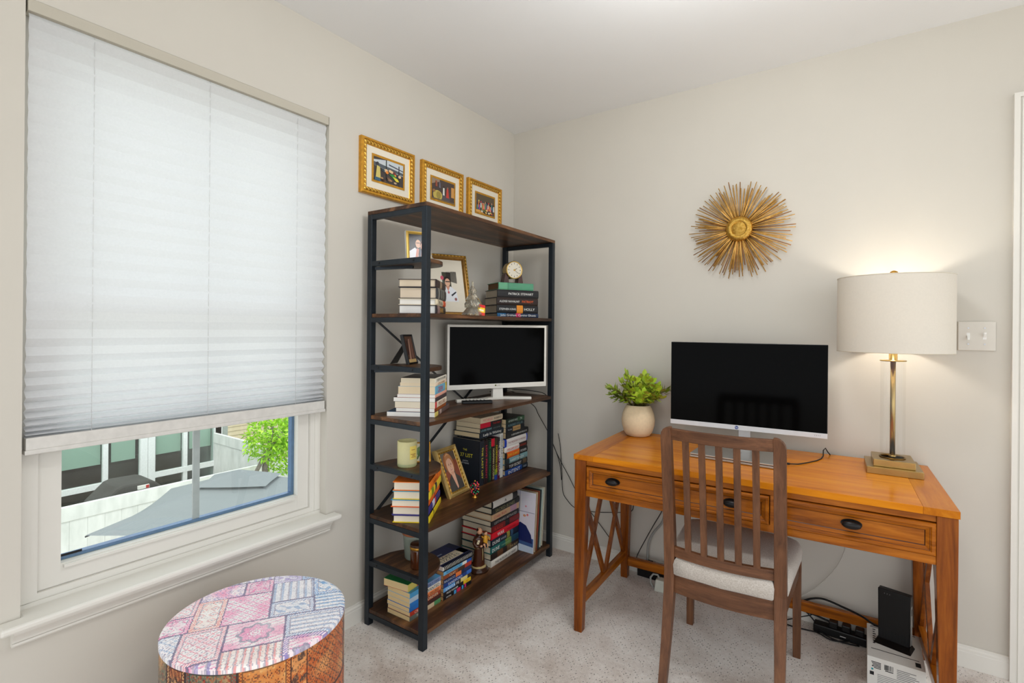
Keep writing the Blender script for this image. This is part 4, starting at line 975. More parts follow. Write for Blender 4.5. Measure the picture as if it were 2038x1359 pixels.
# the upright row and the books lying on it
UR = basis((0, 0, 1), (-1, 0, 0), (0, -1, 0), (0, 0, 0))
def upright(v, T, Ln, D, cover, label, **kw):
    a = SA; Rz = Matrix.Rotation(a, 4, 'Z')
    # local x down, local y away from the room, local z along the shelf
    Mr = Rz @ basis((0, 0, -1), (-1, 0, 0), (0, 1, 0), (0, 0, 0))
    return book(SP(.172, v, LV['b4']), Mr, Ln, D, T-.0003, cover, label, group='upright books on the lower shelf', x0=-Ln, **kw)
ups = [(.036, .222, (34, 38, 46), 'navy black upright book showing its front cover with yellow lettering', dict(title='THE LAST LIST', tc=(226, 216, 70), tw=.9, th=.36)),
       (.032, .220, (38, 28, 30), 'black upright book with pink script, second in the upright row', dict(title='LOVE PRESENT', tc=(206, 60, 90), tw=.88, th=.42)),
       (.030, .219, (26, 38, 32), 'black upright book with green script, third in the upright row', dict(title='THE GREEN KNIGHT', tc=(60, 150, 84), tw=.9, th=.46)),
       (.030, .218, (40, 24, 26), 'black upright book with red top and pale capitals, fourth in the row', dict(title='NORMAN COUSINS', tc=(236, 222, 160), tw=.72, tx=.6, segs=((0, .18, (200, 30, 52)),), th=.5)),
       (.026, .214, (58, 52, 30), 'black upright book with yellow capitals and green base', dict(title='NORMAN LEAR', tc=(230, 208, 40), tw=.66, tx=.5, segs=((.74, .88, (110, 140, 50)), (.88, 1, (40, 70, 150))), th=.56)),
       (.022, .214, (90, 24, 56), 'maroon upright book with white capitals', dict(title='THE GREAT ALONE', tc=(238, 230, 222), tw=.84, th=.56, segs=((0, .3, (40, 36, 36)),))),
       (.028, .232, (214, 214, 206), 'pale grey upright book, rightmost of the upright row', dict(title='ORDINARY', tc=(60, 60, 64), tw=.5, tx=.3, th=.5, segs=((.55, .8, (170, 190, 200)),), hard=False))]
v = .571
for T, Ln, cov, lab, kw in ups:
    b = upright(v, T, Ln, .172, cov, lab, **kw)
    if v < .58:
        for s_, c_, x, y, w, h in (('THE', (226, 216, 70), .085, .045, .026, .014), ('37 LIST', (226, 216, 70), .068, .066, .080, .026), ('JASON', (226, 230, 236), .080, .105, .040, .008), ('MATTHEWS', (226, 230, 236), .068, .116, .055, .008)):
            # front cover faces the near end: reading direction is local -y, up is local -x
            text(s_, b, basis((0, -1, 0), (-1, 0, 0), (0, 0, -1), (-Ln+y+h, .172-x+.02, -.0006)), w, h, ink(c_), 'cover_lettering')
    v += T
pile(.168, .576, LV['b4']+.2325, 0, [
    dict(T=.028, c=(34, 44, 54), d='dark slate hardcover with pale script', title='Lady in Waiting', tw=.85, Ln=.205, D=.172, pages=(222, 206, 170)),
    dict(T=.022, c=(36, 42, 46), d='black paperback with pale capitals', title='LOUISE PENNY', tc=(150, 190, 200), tw=.5, tx=.28, Ln=.185, D=.155, hard=False, dx=.002, sub=('GLASS HOUSES', (120, 130, 130), .76, .34)),
    dict(T=.025, c=(32, 30, 34), d='black paperback with a red spine block', segs=((0, .46, (196, 24, 52)),), title='THE FIRM', tc=(190, 50, 44), tw=.36, tx=.74, Ln=.185, D=.155, hard=False, dx=.004, th=.4),
    dict(T=.028, c=(222, 202, 172), d='beige hardcover with pink and black capitals', title='MICHELLE', tc=(216, 110, 110), tw=.42, tx=.3, Ln=.190, D=.158, dx=.004, sub=('ROBERTS', (60, 50, 46), .76, .34), th=.46),
], 'pile atop upright books', 'books lying on the upright row', pages=(216, 204, 176), Ln=.2, D=.17)
pile(.182, .782, LV['b4'], 1.5, [
    dict(T=.029, c=(34, 74, 148), d='blue hardcover with white capitals', title='INTENT', tw=.55, tx=.36, segs=((.72, 1, (26, 40, 52)),), dx=.004, sub=('CODE', (200, 214, 230), .85, .16)),
    dict(T=.030, c=(34, 34, 36), d='black hardcover with white lettering and brown end', title='TOP SECRET', tw=.55, tx=.42, segs=((.78, .95, (96, 80, 58)),)),
    dict(T=.031, c=(122, 160, 164), d='pale teal mottled hardcover', title='HARRY BOSCH', tc=(226, 236, 236), tw=.6, segs=((0, .16, (40, 52, 56)), (.6, .66, (60, 80, 84)))),
    dict(T=.034, c=(28, 28, 30), d='black hardcover with orange block, yellow capitals', segs=((.06, .62, (222, 98, 34)),), title='TOM CLANCY', tc=(240, 208, 60), tw=.52, tx=.34, sub=('POWER', (230, 230, 230), .8, .28)),
    dict(T=.029, c=(48, 34, 34), d='dark hardcover with white block, red capitals', segs=((0, .62, (232, 228, 222)),), title='WILLIAM KENT', tc=(214, 52, 36), tw=.52, tx=.33, sub=('KRUEGER', (190, 60, 40), .8, .28), dx=-.004),
    dict(T=.042, c=(28, 62, 176), d='blue framed hardcover with a cream spine label', segs=((.05, .95, (230, 224, 220)),), title='THE PRESIDENT IS MISSING', tc=(150, 90, 90), tw=.8, th=.3, dx=-.002),
    dict(T=.034, c=(38, 38, 40), d='charcoal hardcover with small white title', title='A GENTLEMAN IN MOSCOW', tw=.72, tx=.56, th=.28, dx=.008),
    dict(T=.026, c=(28, 32, 40), d='black paperback with a tan spine label', segs=((.36, .78, (196, 158, 104)),), title='STIEG LARSSON', tc=(70, 44, 30), tw=.36, tx=.57, hard=False, Ln=.19, D=.14, dx=.004, sub=('THE GIRL', (200, 206, 214), .2, .22)),
    dict(T=.021, c=(30, 46, 50), d='dark teal paperback with pale lettering', title='HUNDRED DOLLAR', tc=(130, 160, 164), tw=.8, hard=False, Ln=.19, D=.14, dx=.004),
    dict(T=.025, c=(28, 44, 34), d='dark green paperback with black cover', title='ADVENTURES', tc=(206, 220, 206), tw=.5, tx=.36, segs=((.6, 1, (52, 88, 60)),), hard=False, Ln=.19, D=.14, sub=('74', (214, 226, 214), .8, .2), front=(28, 30, 28), dx=.004),
], 'stack right of upright books', 'tall stack right of the upright books', pages=(226, 206, 168), Ln=.228, D=.15)
# bottom shelf
pile(.236, .030, LV['b5'], 0, [
    dict(T=.019, c=(104, 110, 100), d='grey green paperback', segs=((.5, .78, (206, 184, 150)), (.78, 1, (84, 140, 92))), title='THE SNOW', tc=(230, 226, 214), tw=.3, tx=.35, th=.4),
    dict(T=.017, c=(186, 60, 44), d='dark red paperback', segs=((.5, 1, (70, 44, 40)),), title='CRADLE', tc=(236, 214, 190), tw=.34, tx=.3, dx=.002),
    dict(T=.018, c=(44, 118, 200), d='blue paperback with dark red end', segs=((.5, 1, (150, 66, 44)),), title='FOREVER', tc=(230, 206, 170), tw=.4, tx=.72, dy=.002),
    dict(T=.019, c=(48, 128, 210), d='bright blue paperback with orange end', segs=((.5, 1, (232, 136, 84)),), title='1st DEGREE', tc=(60, 30, 30), tw=.42, tx=.72, dx=.001),
    dict(T=.020, c=(196, 216, 232), d='pale blue paperback with black capitals', segs=((.5, 1, (226, 218, 204)),), title='WANTED', tc=(44, 40, 44), tw=.44, tx=.73, th=.66),
    dict(T=.021, c=(86, 170, 220), d='cyan paperback with grey blue end', segs=((.46, 1, (124, 142, 180)),), title='ONLY TIME', tc=(60, 70, 110), tw=.42, tx=.72, dy=-.001),
    dict(T=.030, c=(216, 96, 56), d='thick orange paperback with green and blue cover', segs=((0, .3, (234, 214, 110)), (.62, .8, (120, 60, 40))), front=(40, 130, 70), da=6, dy=.012, dx=.004),
], 'frontmost stack on bottom shelf', 'paperbacks at the near end of the bottom shelf', hard=False, Ln=.185, D=.128, pages=(240, 218, 170))
zt2 = pile(.243, .226, LV['b5'], -1, [
    dict(T=.017, c=(28, 28, 32), d='black paperback with pink and blue squares', segs=((.36, .44, (72, 156, 206)), (.46, .60, (206, 44, 84)), (.64, .7, (72, 156, 206)), (.74, .80, (196, 50, 110))), title='FATAL', tw=.22, tx=.18, th=.36),
    dict(T=.018, c=(36, 34, 36), d='black paperback with a yellow spine end', segs=((.70, .98, (232, 190, 40)),), title='PRIZE WINNER', tw=.4, tx=.3, th=.4, sub=('M7', (200, 50, 40), .84, .1)),
    dict(T=.018, c=(60, 54, 48), d='grey brown paperback with pale yellow end', segs=((0, .4, (96, 160, 216)), (.6, .85, (226, 206, 130))), title='SANTA FE', tc=(240, 240, 240), tw=.5, tx=.3, th=.6),
    dict(T=.018, c=(38, 66, 130), d='royal blue paperback with white capitals', title='SANDFORD', tc=(220, 228, 240), tw=.5, tx=.4, segs=((.82, 1, (60, 110, 196)),)),
    dict(T=.019, c=(34, 44, 74), d='navy paperback with orange flames', segs=((.42, .62, (226, 120, 60)), (.72, 1, (46, 54, 90))), title='BALDACCI', tc=(190, 200, 226), tw=.36, tx=.2, th=.5),
    dict(T=.018, c=(138, 74, 46), d='brown paperback with red end', segs=((.5, .75, (72, 50, 40)), (.75, 1, (176, 60, 44))), title='CLAY', tc=(230, 206, 160), tw=.25, tx=.3, th=.5),
    dict(T=.019, c=(110, 182, 220), d='light blue paperback with navy end', segs=((.66, .82, (230, 232, 226)), (.82, 1, (40, 90, 176))), title='BEACH HOUSE', tc=(34, 70, 120), tw=.5, tx=.34, th=.5),
], 'stack under notebook', 'paperbacks under the spiral notebook', hard=False, Ln=.19, D=.125, pages=(206, 164, 112))
nb = thing('spiral_notebook', 'navy and cream spiral bound puzzle book lying on the paperback stack', 'notebook', M=Matrix.Translation(SP(.243, .222, zt2)) @ Matrix.Rotation(srot(-2), 4, 'Z'))
ob('pages', MB().box(.002, .198, .003, .148, .0015, .0205, (246, 243, 236)), PAGES, nb)
m = MB(); m.box(0, .2, 0, .15, .0207, .0217, (34, 42, 92)); m.box(.004, .196, .022, .074, .0217, .0219, (226, 212, 184)); m.box(.16, .196, .004, .14, .0217, .0219, (28, 36, 70)); m.box(0, .2, 0, .15, 0, .0014, (34, 42, 92)); m.box(.02, .09, .090, .098, .0217, .0219, (150, 160, 190))
nc = ob('cover', m, PRINT, nb)
for s_, y in (('HARD', .050), ('PUZZLES', .028)): text(s_, nc, basis((1, 0, 0), (0, 1, 0), (0, 0, 1), (.012, y, .0221)), .13, .018, ink((34, 40, 60)))
m = MB()
for i in range(22):
    x = .006+.0088*i; m.tube([(x, .006+.0125*math.cos(a), .0105+.0135*math.sin(a)) for a in [PI*2*k/12 for k in range(13)]], .0019, 6, (30, 30, 34))
ob('spiral_binding', m, MATTE, nb)
pile(.233, .592, LV['b5'], 0, [
    dict(T=.033, c=(228, 222, 210), d='off white hardcover with thin black capitals', title='THE MURDER OF MARY', tc=(50, 46, 42), tw=.78, th=.36, segs=((.95, .98, (40, 40, 40)),), pages=(216, 212, 200)),
    dict(T=.033, c=(44, 34, 30), d='dark brown picture hardcover', segs=((.2, .4, (96, 62, 40)), (.55, .72, (110, 84, 52))), pages=(216, 206, 184), title='THE BOY', tc=(190, 160, 110), tw=.3, tx=.8, th=.4),
    dict(T=.035, c=(32, 96, 92), d='teal green hardcover with tall white capitals', title='DUNE', tw=.26, tx=.15, th=.72, segs=((.5, .72, (112, 140, 70)), (.72, 1, (34, 70, 90))), sub=('CHAPTERHOUSE', (150, 190, 150), .5, .3), dx=-.003),
    dict(T=.034, c=(26, 34, 50), d='midnight blue hardcover with tall white capitals', title='DUNE', tw=.26, tx=.16, th=.7, segs=((.55, .66, (150, 140, 60)), (.7, .78, (60, 90, 120))), sub=('HOUSE', (190, 196, 206), .42, .18), dx=-.002),
    dict(T=.032, c=(214, 24, 42), d='bright red hardcover with white capitals', title='WAR', tw=.24, tx=.31, th=.7, sub=('WOODWARD', (150, 20, 30), .7, .34)),
    dict(T=.033, c=(116, 26, 28), d='dark red hardcover with a black notch', segs=((.46, .62, (30, 22, 22)),), title='RAGE', tc=(196, 60, 50), tw=.3, tx=.22, th=.5, dx=.004),
    dict(T=.028, c=(36, 34, 36), d='black hardcover with grey capitals', title='LEFTWARD BETRAYED', tc=(176, 172, 168), tw=.82, th=.44, dx=-.002),
    dict(T=.031, c=(206, 168, 130), d='peach and tan hardcover with red script', title='Crazy Rich', tc=(186, 50, 60), tw=.45, tx=.28, th=.56, segs=((.66, .9, (190, 150, 170)),), pages=(214, 200, 176)),
    dict(T=.031, c=(34, 36, 34), d='black hardcover with olive capitals', title='SACRED BONES', tc=(150, 148, 110), tw=.7, tx=.45, th=.52, dx=.004),
    dict(T=.034, c=(28, 28, 28), d='white and black hardcover', segs=((.02, .8, (226, 222, 214)),), title='A', tc=(30, 30, 30), tw=.1, tx=.5, th=.4, Ln=.225, D=.15, dx=.004),
], 'stack beside saint figurine', 'hardcovers beside the saint figurine', Ln=.246, D=.19, pages=(214, 204, 184))
# record albums leaning at the far end
rec = [((226, 224, 232), .007, 'white record album with a blue figure on its cover, front of the leaning row'),
       ((206, 186, 156), .006, 'cream spined record album, second in the leaning row'), ((150, 82, 58), .008, 'rust brown record album, third in the leaning row'),
       ((60, 74, 74), .007, 'dark slate record album in the middle of the leaning row'), ((206, 222, 212), .006, 'pale mint record album near the back of the leaning row'), ((220, 212, 190), .006, 'ivory record album, last in the row beside the shelf post')]
v = .842; tilt = 4.5
for i, (c, T, lab) in enumerate(rec):
    Mr = Matrix.Translation(SP(.322-.003*i, v, LV['b5'])) @ Matrix.Rotation(SA, 4, 'Z') @ Matrix.Rotation(R(-tilt), 4, 'X')
    rv = thing('record_album', lab, 'record album', M=Mr, group='record albums')
    m = MB().box(-.308, 0, 0, T, 0, .312, c); sl = ob('sleeve', m, PRINT, rv, .0006)
    if i == 0:
        q = MB(); P = [('r', 0, 0, 1, 1, (222, 220, 230)), ('r', .1, .1, .62, .98, (206, 204, 222)), ('r', .30, 0, .34, 1, (118, 116, 150)), ('r', .5, .2, .72, .95, (232, 228, 226)), ('r', .68, .1, .70, 1, (180, 176, 196)), ('r', .3, .66, 1, .67, (150, 148, 170)), ('p', [(.0, 0), (1, 0), (1, .14), (.6, .18), (0, .2)], (190, 206, 224)), ('p', [(.62, .12), (1, .10), (1, .24), (.66, .26)], (60, 90, 140)), ('p', [(.60, .18), (.98, .16), (.95, .3), (.84, .44), (.72, .48), (.62, .42)], (34, 42, 96)), ('e', .64, .50, .05, .06, (70, 52, 44)), ('p', [(.62, .2), (.7, .2), (.66, .26)], (230, 232, 236)), ('e', .8, .60, .03, .02, (214, 150, 110)), ('e', .86, .62, .02, .02, (216, 120, 120)), ('e', .82, .76, .02, .015, (214, 150, 160))]
        q.pic(P, .306, .31, -.307, .001, -.0002, .00012); ob('cover_picture', q, PHOTO, rv)
    if i == 2: ob('spine_label', MB().box(-.0005, .0004, .001, T-.001, .10, .22, (190, 74, 60)), PRINT, rv)
    v += T+.0165; tilt += .2

# ------------------------------------------------------------------ frames
def goldrope(name='gilt_rope_frame'):
    m, N, L, b = newmat(name); v = coords(N, L, rot=(R(45), R(45), 0))
    w = N.new('ShaderNodeTexWave'); w.wave_type = 'BANDS'; w.bands_direction = 'DIAGONAL'; L.new(coords(N, L), w.inputs['Vector']); w.inputs['Scale'].default_value = 34; w.inputs['Distortion'].default_value = .4
    n = noise(N, L, v, 90, 3)
    c = mix(N, L, .5, ramp(N, L, w.outputs['Fac'], [(.12, lin((92, 52, 10))), (.45, lin((206, 150, 40))), (.8, lin((246, 206, 100)))]), ramp(N, L, n.outputs['Fac'], [(.3, lin((160, 110, 30))), (.7, lin((226, 176, 70)))]))
    L.new(c, b.inputs['Base Color']); setp(b, .36, .55); bump(N, L, b, w.outputs['Fac'], .7, .003); MATS[name] = m; return m
ROPE = goldrope()
GILT = plain('gilt_moulding', (206, 150, 52), .34, .6, .5, .2, 60)
GILTD = plain('bronze_gilt_moulding', (150, 112, 56), .34, .7, .5, .2, 60)
CREAM = plain('cream_mat_board', (230, 222, 204), .85, 0, .2, .015)
def frame(name, label, cat, M, W, H, prof, mat, picture, mats=(), group=None, easel=None, depth=.018, rope=None, rectp=None):
    """prof = (inset, y) steps from the outer edge; mats = [(inset0, inset1, y, material)]; picture = (inset, y, shapes)"""
    t = thing(name, label, cat, M=M, group=group)
    m = MB(); rings(m, -W/2, W/2, 0, H, [(0, depth)]+list(prof), close=False)
    last = prof[-1][0]; m.box(-W/2+.002, W/2-.002, depth-.004, depth, .002, H-.002)
    ob('moulding', m, mat, t)
    if rope:
        m = MB(); i0 = rope
        rings(m, -W/2+i0[0], W/2-i0[0], i0[0], H-i0[0], [(0, i0[2]+.002), (.001, i0[2]-.003), ((i0[1]-i0[0])/2, i0[2]-.0055), (i0[1]-i0[0]-.001, i0[2]-.003), (i0[1]-i0[0], i0[2]+.002)], close=False)
        ob('rope_bead', m, ROPE, t)
    for a, b_, y, mm, nm in mats:
        m = MB(); rings(m, -W/2, W/2, 0, H, [(a, y), (b_, y)], close=False); ob(nm, m, mm, t)
    ins, y, shapes = picture
    a_, b_, c_, d_ = rectp or (ins, W-ins, ins, H-ins)
    ob('picture', MB().pic(shapes, b_-a_, d_-c_, -W/2+a_, c_, y), PHOTO, t)
    if easel:
        ph, th = R(easel[0]), R(easel[1]); hw_ = W*.36; zt_ = H*.74
        Le = (zt_*math.cos(th)-depth*math.sin(th))/math.cos(ph-th)
        ob('easel_back', MB().prism([(-hw_, -Le), (hw_, -Le), (hw_*.7, 0), (-hw_*.7, 0)], 0, .002, 'y', M=Matrix.Translation((0, depth, zt_)) @ Matrix.Rotation(ph, 4, 'X')), BLACKP, t)
    return t
rnd = random.Random(8)
def market(seed, kind):
    r = random.Random(seed); S = []
    if kind == 0:
        S += [('r', 0, 0, 1, 1, (70, 64, 62)), ('p', [(0, .62), (1, .5), (1, 1), (0, 1)], (196, 204, 208)), ('p', [(0, .62), (1, .52), (1, .64), (0, .78)], (86, 92, 98)), ('p', [(0, .86), (.5, 1), (0, 1)], (74, 66, 58)), ('r', .40, .1, .43, 1, (40, 38, 36)), ('r', .83, 0, .86, .9, (48, 44, 42)), ('p', [(.5, .8), (1, .7), (1, .74), (.5, .85)], (70, 74, 90))]
        for i in range(10): S.append(('e', r.uniform(.2, .95), r.uniform(.42, .58), .05, .06, r.choice([(226, 190, 150), (206, 90, 50), (230, 140, 60), (120, 60, 60), (60, 70, 80), (220, 210, 180)])))
        S += [('p', [(.5, .42), (.66, .46), (.82, .26), (.7, .22)], (56, 140, 70)), ('p', [(.62, .36), (.8, .3), (.84, .2), (.74, .18)], (226, 206, 70)), ('p', [(.06, .12), (.22, .12), (.2, .6), (.1, .64)], (206, 190, 110)), ('e', .12, .72, .045, .07, (60, 60, 66)), ('p', [(.02, .0), (.22, 0), (.2, .14), (.04, .14)], (60, 96, 120))]
        for i in range(8): S.append(('e', r.uniform(.2, .8), r.uniform(.05, .22), .05, .04, r.choice([(170, 130, 90), (120, 90, 70), (196, 170, 140), (70, 52, 46)])))
    elif kind == 1:
        S += [('r', 0, 0, 1, 1, (78, 66, 62)), ('p', [(0, .7), (.35, .9), (.35, 1), (0, 1)], (150, 130, 110)), ('r', .86, .3, 1, .8, (206, 150, 84)), ('p', [(.3, .1), (.8, .05), (.8, .3), (.3, .35)], (90, 84, 90)), ('e', .26, .22, .2, .24, (196, 176, 90)), ('e', .30, .24, .1, .18, (160, 140, 70)), ('e', .1, .4, .06, .07, (150, 110, 70)), ('p', [(.48, .3), (.56, .3), (.55, .66), (.49, .66)], (226, 226, 220)), ('e', .52, .70, .035, .05, (60, 50, 50)), ('p', [(.62, .22), (.76, .22), (.72, .66), (.65, .66)], (196, 70, 60)), ('e', .69, .70, .035, .05, (150, 100, 80)), ('p', [(.15, .62), (.24, .62), (.22, .9), (.16, .9)], (150, 80, 60)), ('p', [(.3, .6), (.38, .6), (.36, .88), (.31, .88)], (110, 106, 120)), ('r', 0, 0, 1, .06, (120, 100, 70))]
    else:
        S += [('r', 0, 0, 1, 1, (88, 78, 74)), ('p', [(0, .7), (1, .64), (1, 1), (0, 1)], (92, 80, 62)), ('p', [(0, .0), (.5, 0), (.2, .16), (0, .14)], (226, 170, 90))]
        for i in range(16):
            x = .04+.057*i+r.uniform(-.02, .02); y = r.uniform(.16, .34); h = r.uniform(.22, .3)
            S.append(('p', [(x, y), (x+.085, y), (x+.07, y+h), (x+.015, y+h)], r.choice([(140, 80, 160), (226, 130, 66), (216, 200, 70), (84, 130, 130), (230, 140, 130), (84, 92, 130), (110, 156, 106), (216, 216, 206)])))
            S.append(('e', x+.043, y+h+.05, .03, .05, r.choice([(200, 150, 118), (70, 56, 50), (206, 70, 66), (226, 200, 90)])))
        for i in range(9): S.append(('e', r.uniform(.05, .95), r.uniform(.06, .2), .05, .05, r.choice([(226, 190, 110), (190, 90, 60), (236, 226, 206), (110, 130, 80)])))
    return S
for i, (y0, y1, zb, lab) in enumerate(((-1.157, -.848, 1.829, 'leftmost gilt framed market scene above the bookshelf'), (-.797, -.494, 1.826, 'middle gilt framed painting with a bent yellow figure, above the bookshelf'), (-.450, -.150, 1.826, 'rightmost gilt framed crowd painting above the bookshelf, nearest the corner'))):
    frame('framed_painting', lab, 'picture frame', Matrix.Translation((.0, (y0+y1)/2, zb)) @ Matrix.Rotation(PI/2, 4, 'Z') @ Matrix.Translation((0, -.022, 0)), y1-y0, .240,
          [(0, .004), (.003, 0), (.011, -.0005), (.013, .004), (.026, .004), (.0275, .008), (.031, .010)], GILT, (.068, .0085, market(40+i, i)),
          [(.030, .060, .0095, CREAM, 'mat_board'), (.059, .069, .0078, GILT, 'inner_fillet')], 'framed paintings above the bookshelf', depth=.022, rope=(.0125, .0265, .004))
def lean(u, v, z, ang, deg): return Matrix.Translation(SP(u, v, z)) @ Matrix.Rotation(srot(ang), 4, 'Z') @ Matrix.Rotation(R(-deg), 4, 'X')
SK = (224, 176, 146)
couple = [('r', 0, 0, 1, 1, (34, 26, 24)), ('e', .42, .70, .22, .22, (30, 22, 20)), ('e', .48, .62, .14, .17, SK), ('e', .78, .58, .2, .2, (96, 54, 40)), ('e', .74, .52, .13, .16, (226, 170, 140)), ('p', [(0, 0), (.0, .3), (.3, .46), (.48, .34), (.5, 0)], (226, 226, 230)), ('p', [(.30, .0), (.40, .44), (.52, .40), (.46, 0)], (206, 130, 110)), ('p', [(.5, 0), (.58, .36), (.8, .4), (1, .3), (1, 0)], (60, 60, 80)), ('p', [(.62, .1), (.66, .4), (.84, .36), (.86, .1)], (214, 150, 124)), ('r', .38, .64, .58, .665, (40, 34, 34))]
cf = frame('photo_frame', 'small white and gold photo frame of a couple on the highest half shelf', 'photo frame', lean(.197, .108, LV['d1'], -30, 10), .106, .135,
      [(0, .004), (.002, 0), (.006, 0), (.0065, .0015), (.010, -.001), (.013, .002), (.0135, .004)], plain('white_gold_frame', (214, 178, 88), .35, .35), (.0135, .004, couple), depth=.020, easel=(30, 10))
ob('white_edge', MB().box(-.0535, -.0528, .003, .020, 0, .135).box(.0528, .0535, .003, .020, 0, .135).box(-.0535, .0535, .003, .020, .1348, .1355), WHITEP, cf)
man = [('r', 0, 0, 1, 1, (70, 70, 58)), ('p', [(0, .5), (.4, .6), (.3, 1), (0, 1)], (90, 96, 84)), ('p', [(.5, .7), (1, .6), (1, 1), (.5, 1)], (52, 46, 42)), ('e', .3, .78, .08, .07, (206, 90, 110)), ('e', .52, .70, .15, .13, (40, 30, 26)), ('e', .54, .63, .125, .135, SK), ('r', .44, .64, .66, .67, (46, 36, 34)), ('p', [(.12, 0), (.16, .34), (.42, .5), (.66, .5), (.92, .36), (1, 0)], (230, 232, 236)), ('p', [(.44, .5), (.64, .5), (.54, .34)], (210, 150, 124)), ('p', [(.66, .22), (.9, .34), (.92, .3), (.7, .17)], (44, 44, 52)), ('e', .86, .08, .06, .05, (150, 90, 90)), ('p', [(.5, .3), (.55, .36), (.60, .3), (.55, .24)], (190, 90, 96))]
W_, H_ = .235, .33
t = frame('photo_frame', 'large dark gilt frame with a cream mat leaning on the second shelf', 'photo frame', lean(.085, .445, LV['b2'], -28, 17), W_, H_,
      [(0, .004), (.003, -.002), (.008, -.003), (.012, .001), (.019, .002), (.024, .007), (.027, .010)], GILTD, (.075, .0105, man),
      [(.0265, .0945, .0102, CREAM, 'mat_board')], depth=.020, easel=(34, 17), rectp=(.062, .172, .080, .240), rope=(.003, .011, .001))
blackpic = [('r', 0, 0, 1, 1, (106, 76, 62)), ('p', [(.2, 0), (.5, .9), (.62, .9), (.4, 0)], (196, 150, 130)), ('p', [(.55, .2), (.7, .95), (.85, .9), (.8, .1)], (140, 100, 86)), ('r', 0, 0, 1, .12, (226, 190, 130)), ('p', [(.1, .3), (.2, .9), (.3, .8), (.25, .3)], (70, 46, 42))]
frame('photo_frame', 'small black photo frame on an easel, seen edge on, on a half shelf', 'photo frame', lean(.112, .168, LV['d2'], 20, 14), .095, .134,
      [(0, .003), (.002, 0), (.007, 0), (.009, .003)], plain('black_frame_lacquer', (20, 19, 19), .3), (.009, .003, blackpic), depth=.014, easel=(46, 14))
card = [('r', 0, 0, 1, 1, (232, 222, 196)), ('e', .5, .55, .3, .3, (120, 150, 100)), ('e', .55, .6, .12, .1, (226, 170, 180)), ('p', [(.2, .1), (.4, .6), (.5, .5), (.3, .1)], (86, 116, 70))]
frame('photo_frame', 'tiny gold frame with a floral card behind the front post beside the candle', 'photo frame', lean(.178, .150, LV['d3'], -42, 22), .082, .088,
      [(0, .003), (.002, 0), (.005, 0), (.007, .003)], GILT, (.007, .003, card), depth=.010, easel=(46, 22))
lady = [('r', 0, 0, 1, 1, (96, 82, 72)), ('r', 0, .7, .3, 1, (120, 112, 98)), ('e', .22, .34, .26, .20, (142, 78, 58)), ('e', .88, .5, .2, .28, (140, 74, 54)), ('e', .45, .72, .33, .27, (172, 106, 66)), ('e', .47, .63, .215, .235, (232, 182, 152)), ('p', [(.2, .7), (.3, .92), (.5, .99), (.68, .9), (.74, .7), (.64, .82), (.46, .84), (.34, .8)], (196, 134, 86)), ('p', [(.3, .9), (.46, .98), (.62, .92), (.46, .93)], (222, 170, 120)), ('p', [(.40, .48), (.60, .48), (.66, .3), (.36, .3)], (222, 166, 136)), ('p', [(.10, 0), (.14, .28), (.38, .42), (.52, .10), (.62, .42), (.88, .30), (.98, 0)], (72, 68, 64)), ('p', [(.38, .42), (.62, .42), (.60, .06), (.52, .02)], (226, 174, 146)), ('e', .40, .675, .024, .014, (60, 44, 40)), ('e', .55, .675, .024, .014, (60, 44, 40)), ('p', [(.38, .705), (.44, .715), (.44, .705)], (130, 90, 64)), ('p', [(.52, .715), (.58, .705), (.52, .705)], (130, 90, 64)), ('p', [(.465, .66), (.49, .66), (.505, .60), (.46, .60)], (212, 156, 128)), ('e', .48, .545, .06, .02, (190, 80, 80)), ('e', .48, .55, .045, .009, (240, 230, 224))]
frame('photo_frame', 'gold beaded frame with a portrait of a smiling blonde woman', 'photo frame', lean(.177, .421, LV['b4'], 5.4, 24), .169, .233,
      [(0, .004), (.003, -.002), (.010, -.004), (.0115, -.001), (.018, .001), (.0235, .003), (.026, .006)], plain('pale_gold_moulding', (206, 176, 110), .3, .6, .5, .15), (.026, .006, lady), depth=.018, easel=(46, 24), rope=(.0185, .025, .0025))

# ------------------------------------------------------------------ clock, tree, candle and the other shelf pieces
ck = thing('desk_clock', 'round brass desk clock in a brown cradle on the green book', 'clock', M=Matrix.Translation(SP(.165, .855, zt)) @ Matrix.Rotation(srot(-30), 4, 'Z'))
CB = plain('brown_bakelite', (70, 38, 28), .3, 0, .5, .15)
BR2 = plain('polished_clock_brass', (214, 178, 100), .25, .85, .5, .08)
m = MB()
for s in (-1, 1): m.prism([(s*.058, 0), (s*.058, .012), (s*.050, .052), (s*.044, .060), (s*.030, .036), (s*.026, 0)][::s], -.022, .022, 'y')
m.box(-.055, .055, -.018, .022, 0, .010)
ob('cradle', m, CB, ck, .002)
cz = .076
MC = Matrix.Translation((0, -.026, cz)) @ Matrix.Rotation(PI/2, 4, 'X')
ob('case', MB().lathe([(.040, -.052), (.046, -.048), (.047, -.004), (.0485, 0), (.0485, .004)], 40, M=MC), BR2, ck)
ob('bezel', MB().lathe([(.0485, .004), (.047, .0075), (.0435, .0065), (.0425, .004)], 40, M=MC), BR2, ck)
dl = ob('dial', MB().lathe([(.043, .003), (.043, .0042)], 40, M=MC), plain('silver_cream_dial', (222, 214, 196), .35, .1, .5, .03, 60), ck)
m = MB()
for i in range(12):
    a = i*PI/6; m.box(-.0012, .0012, .031, .038 if i % 3 else .039, .0043, .0048, (50, 46, 44), M=MC @ Matrix.Rotation(a, 4, 'Z'))
ob('hour_marks', m, MATTE, dl)
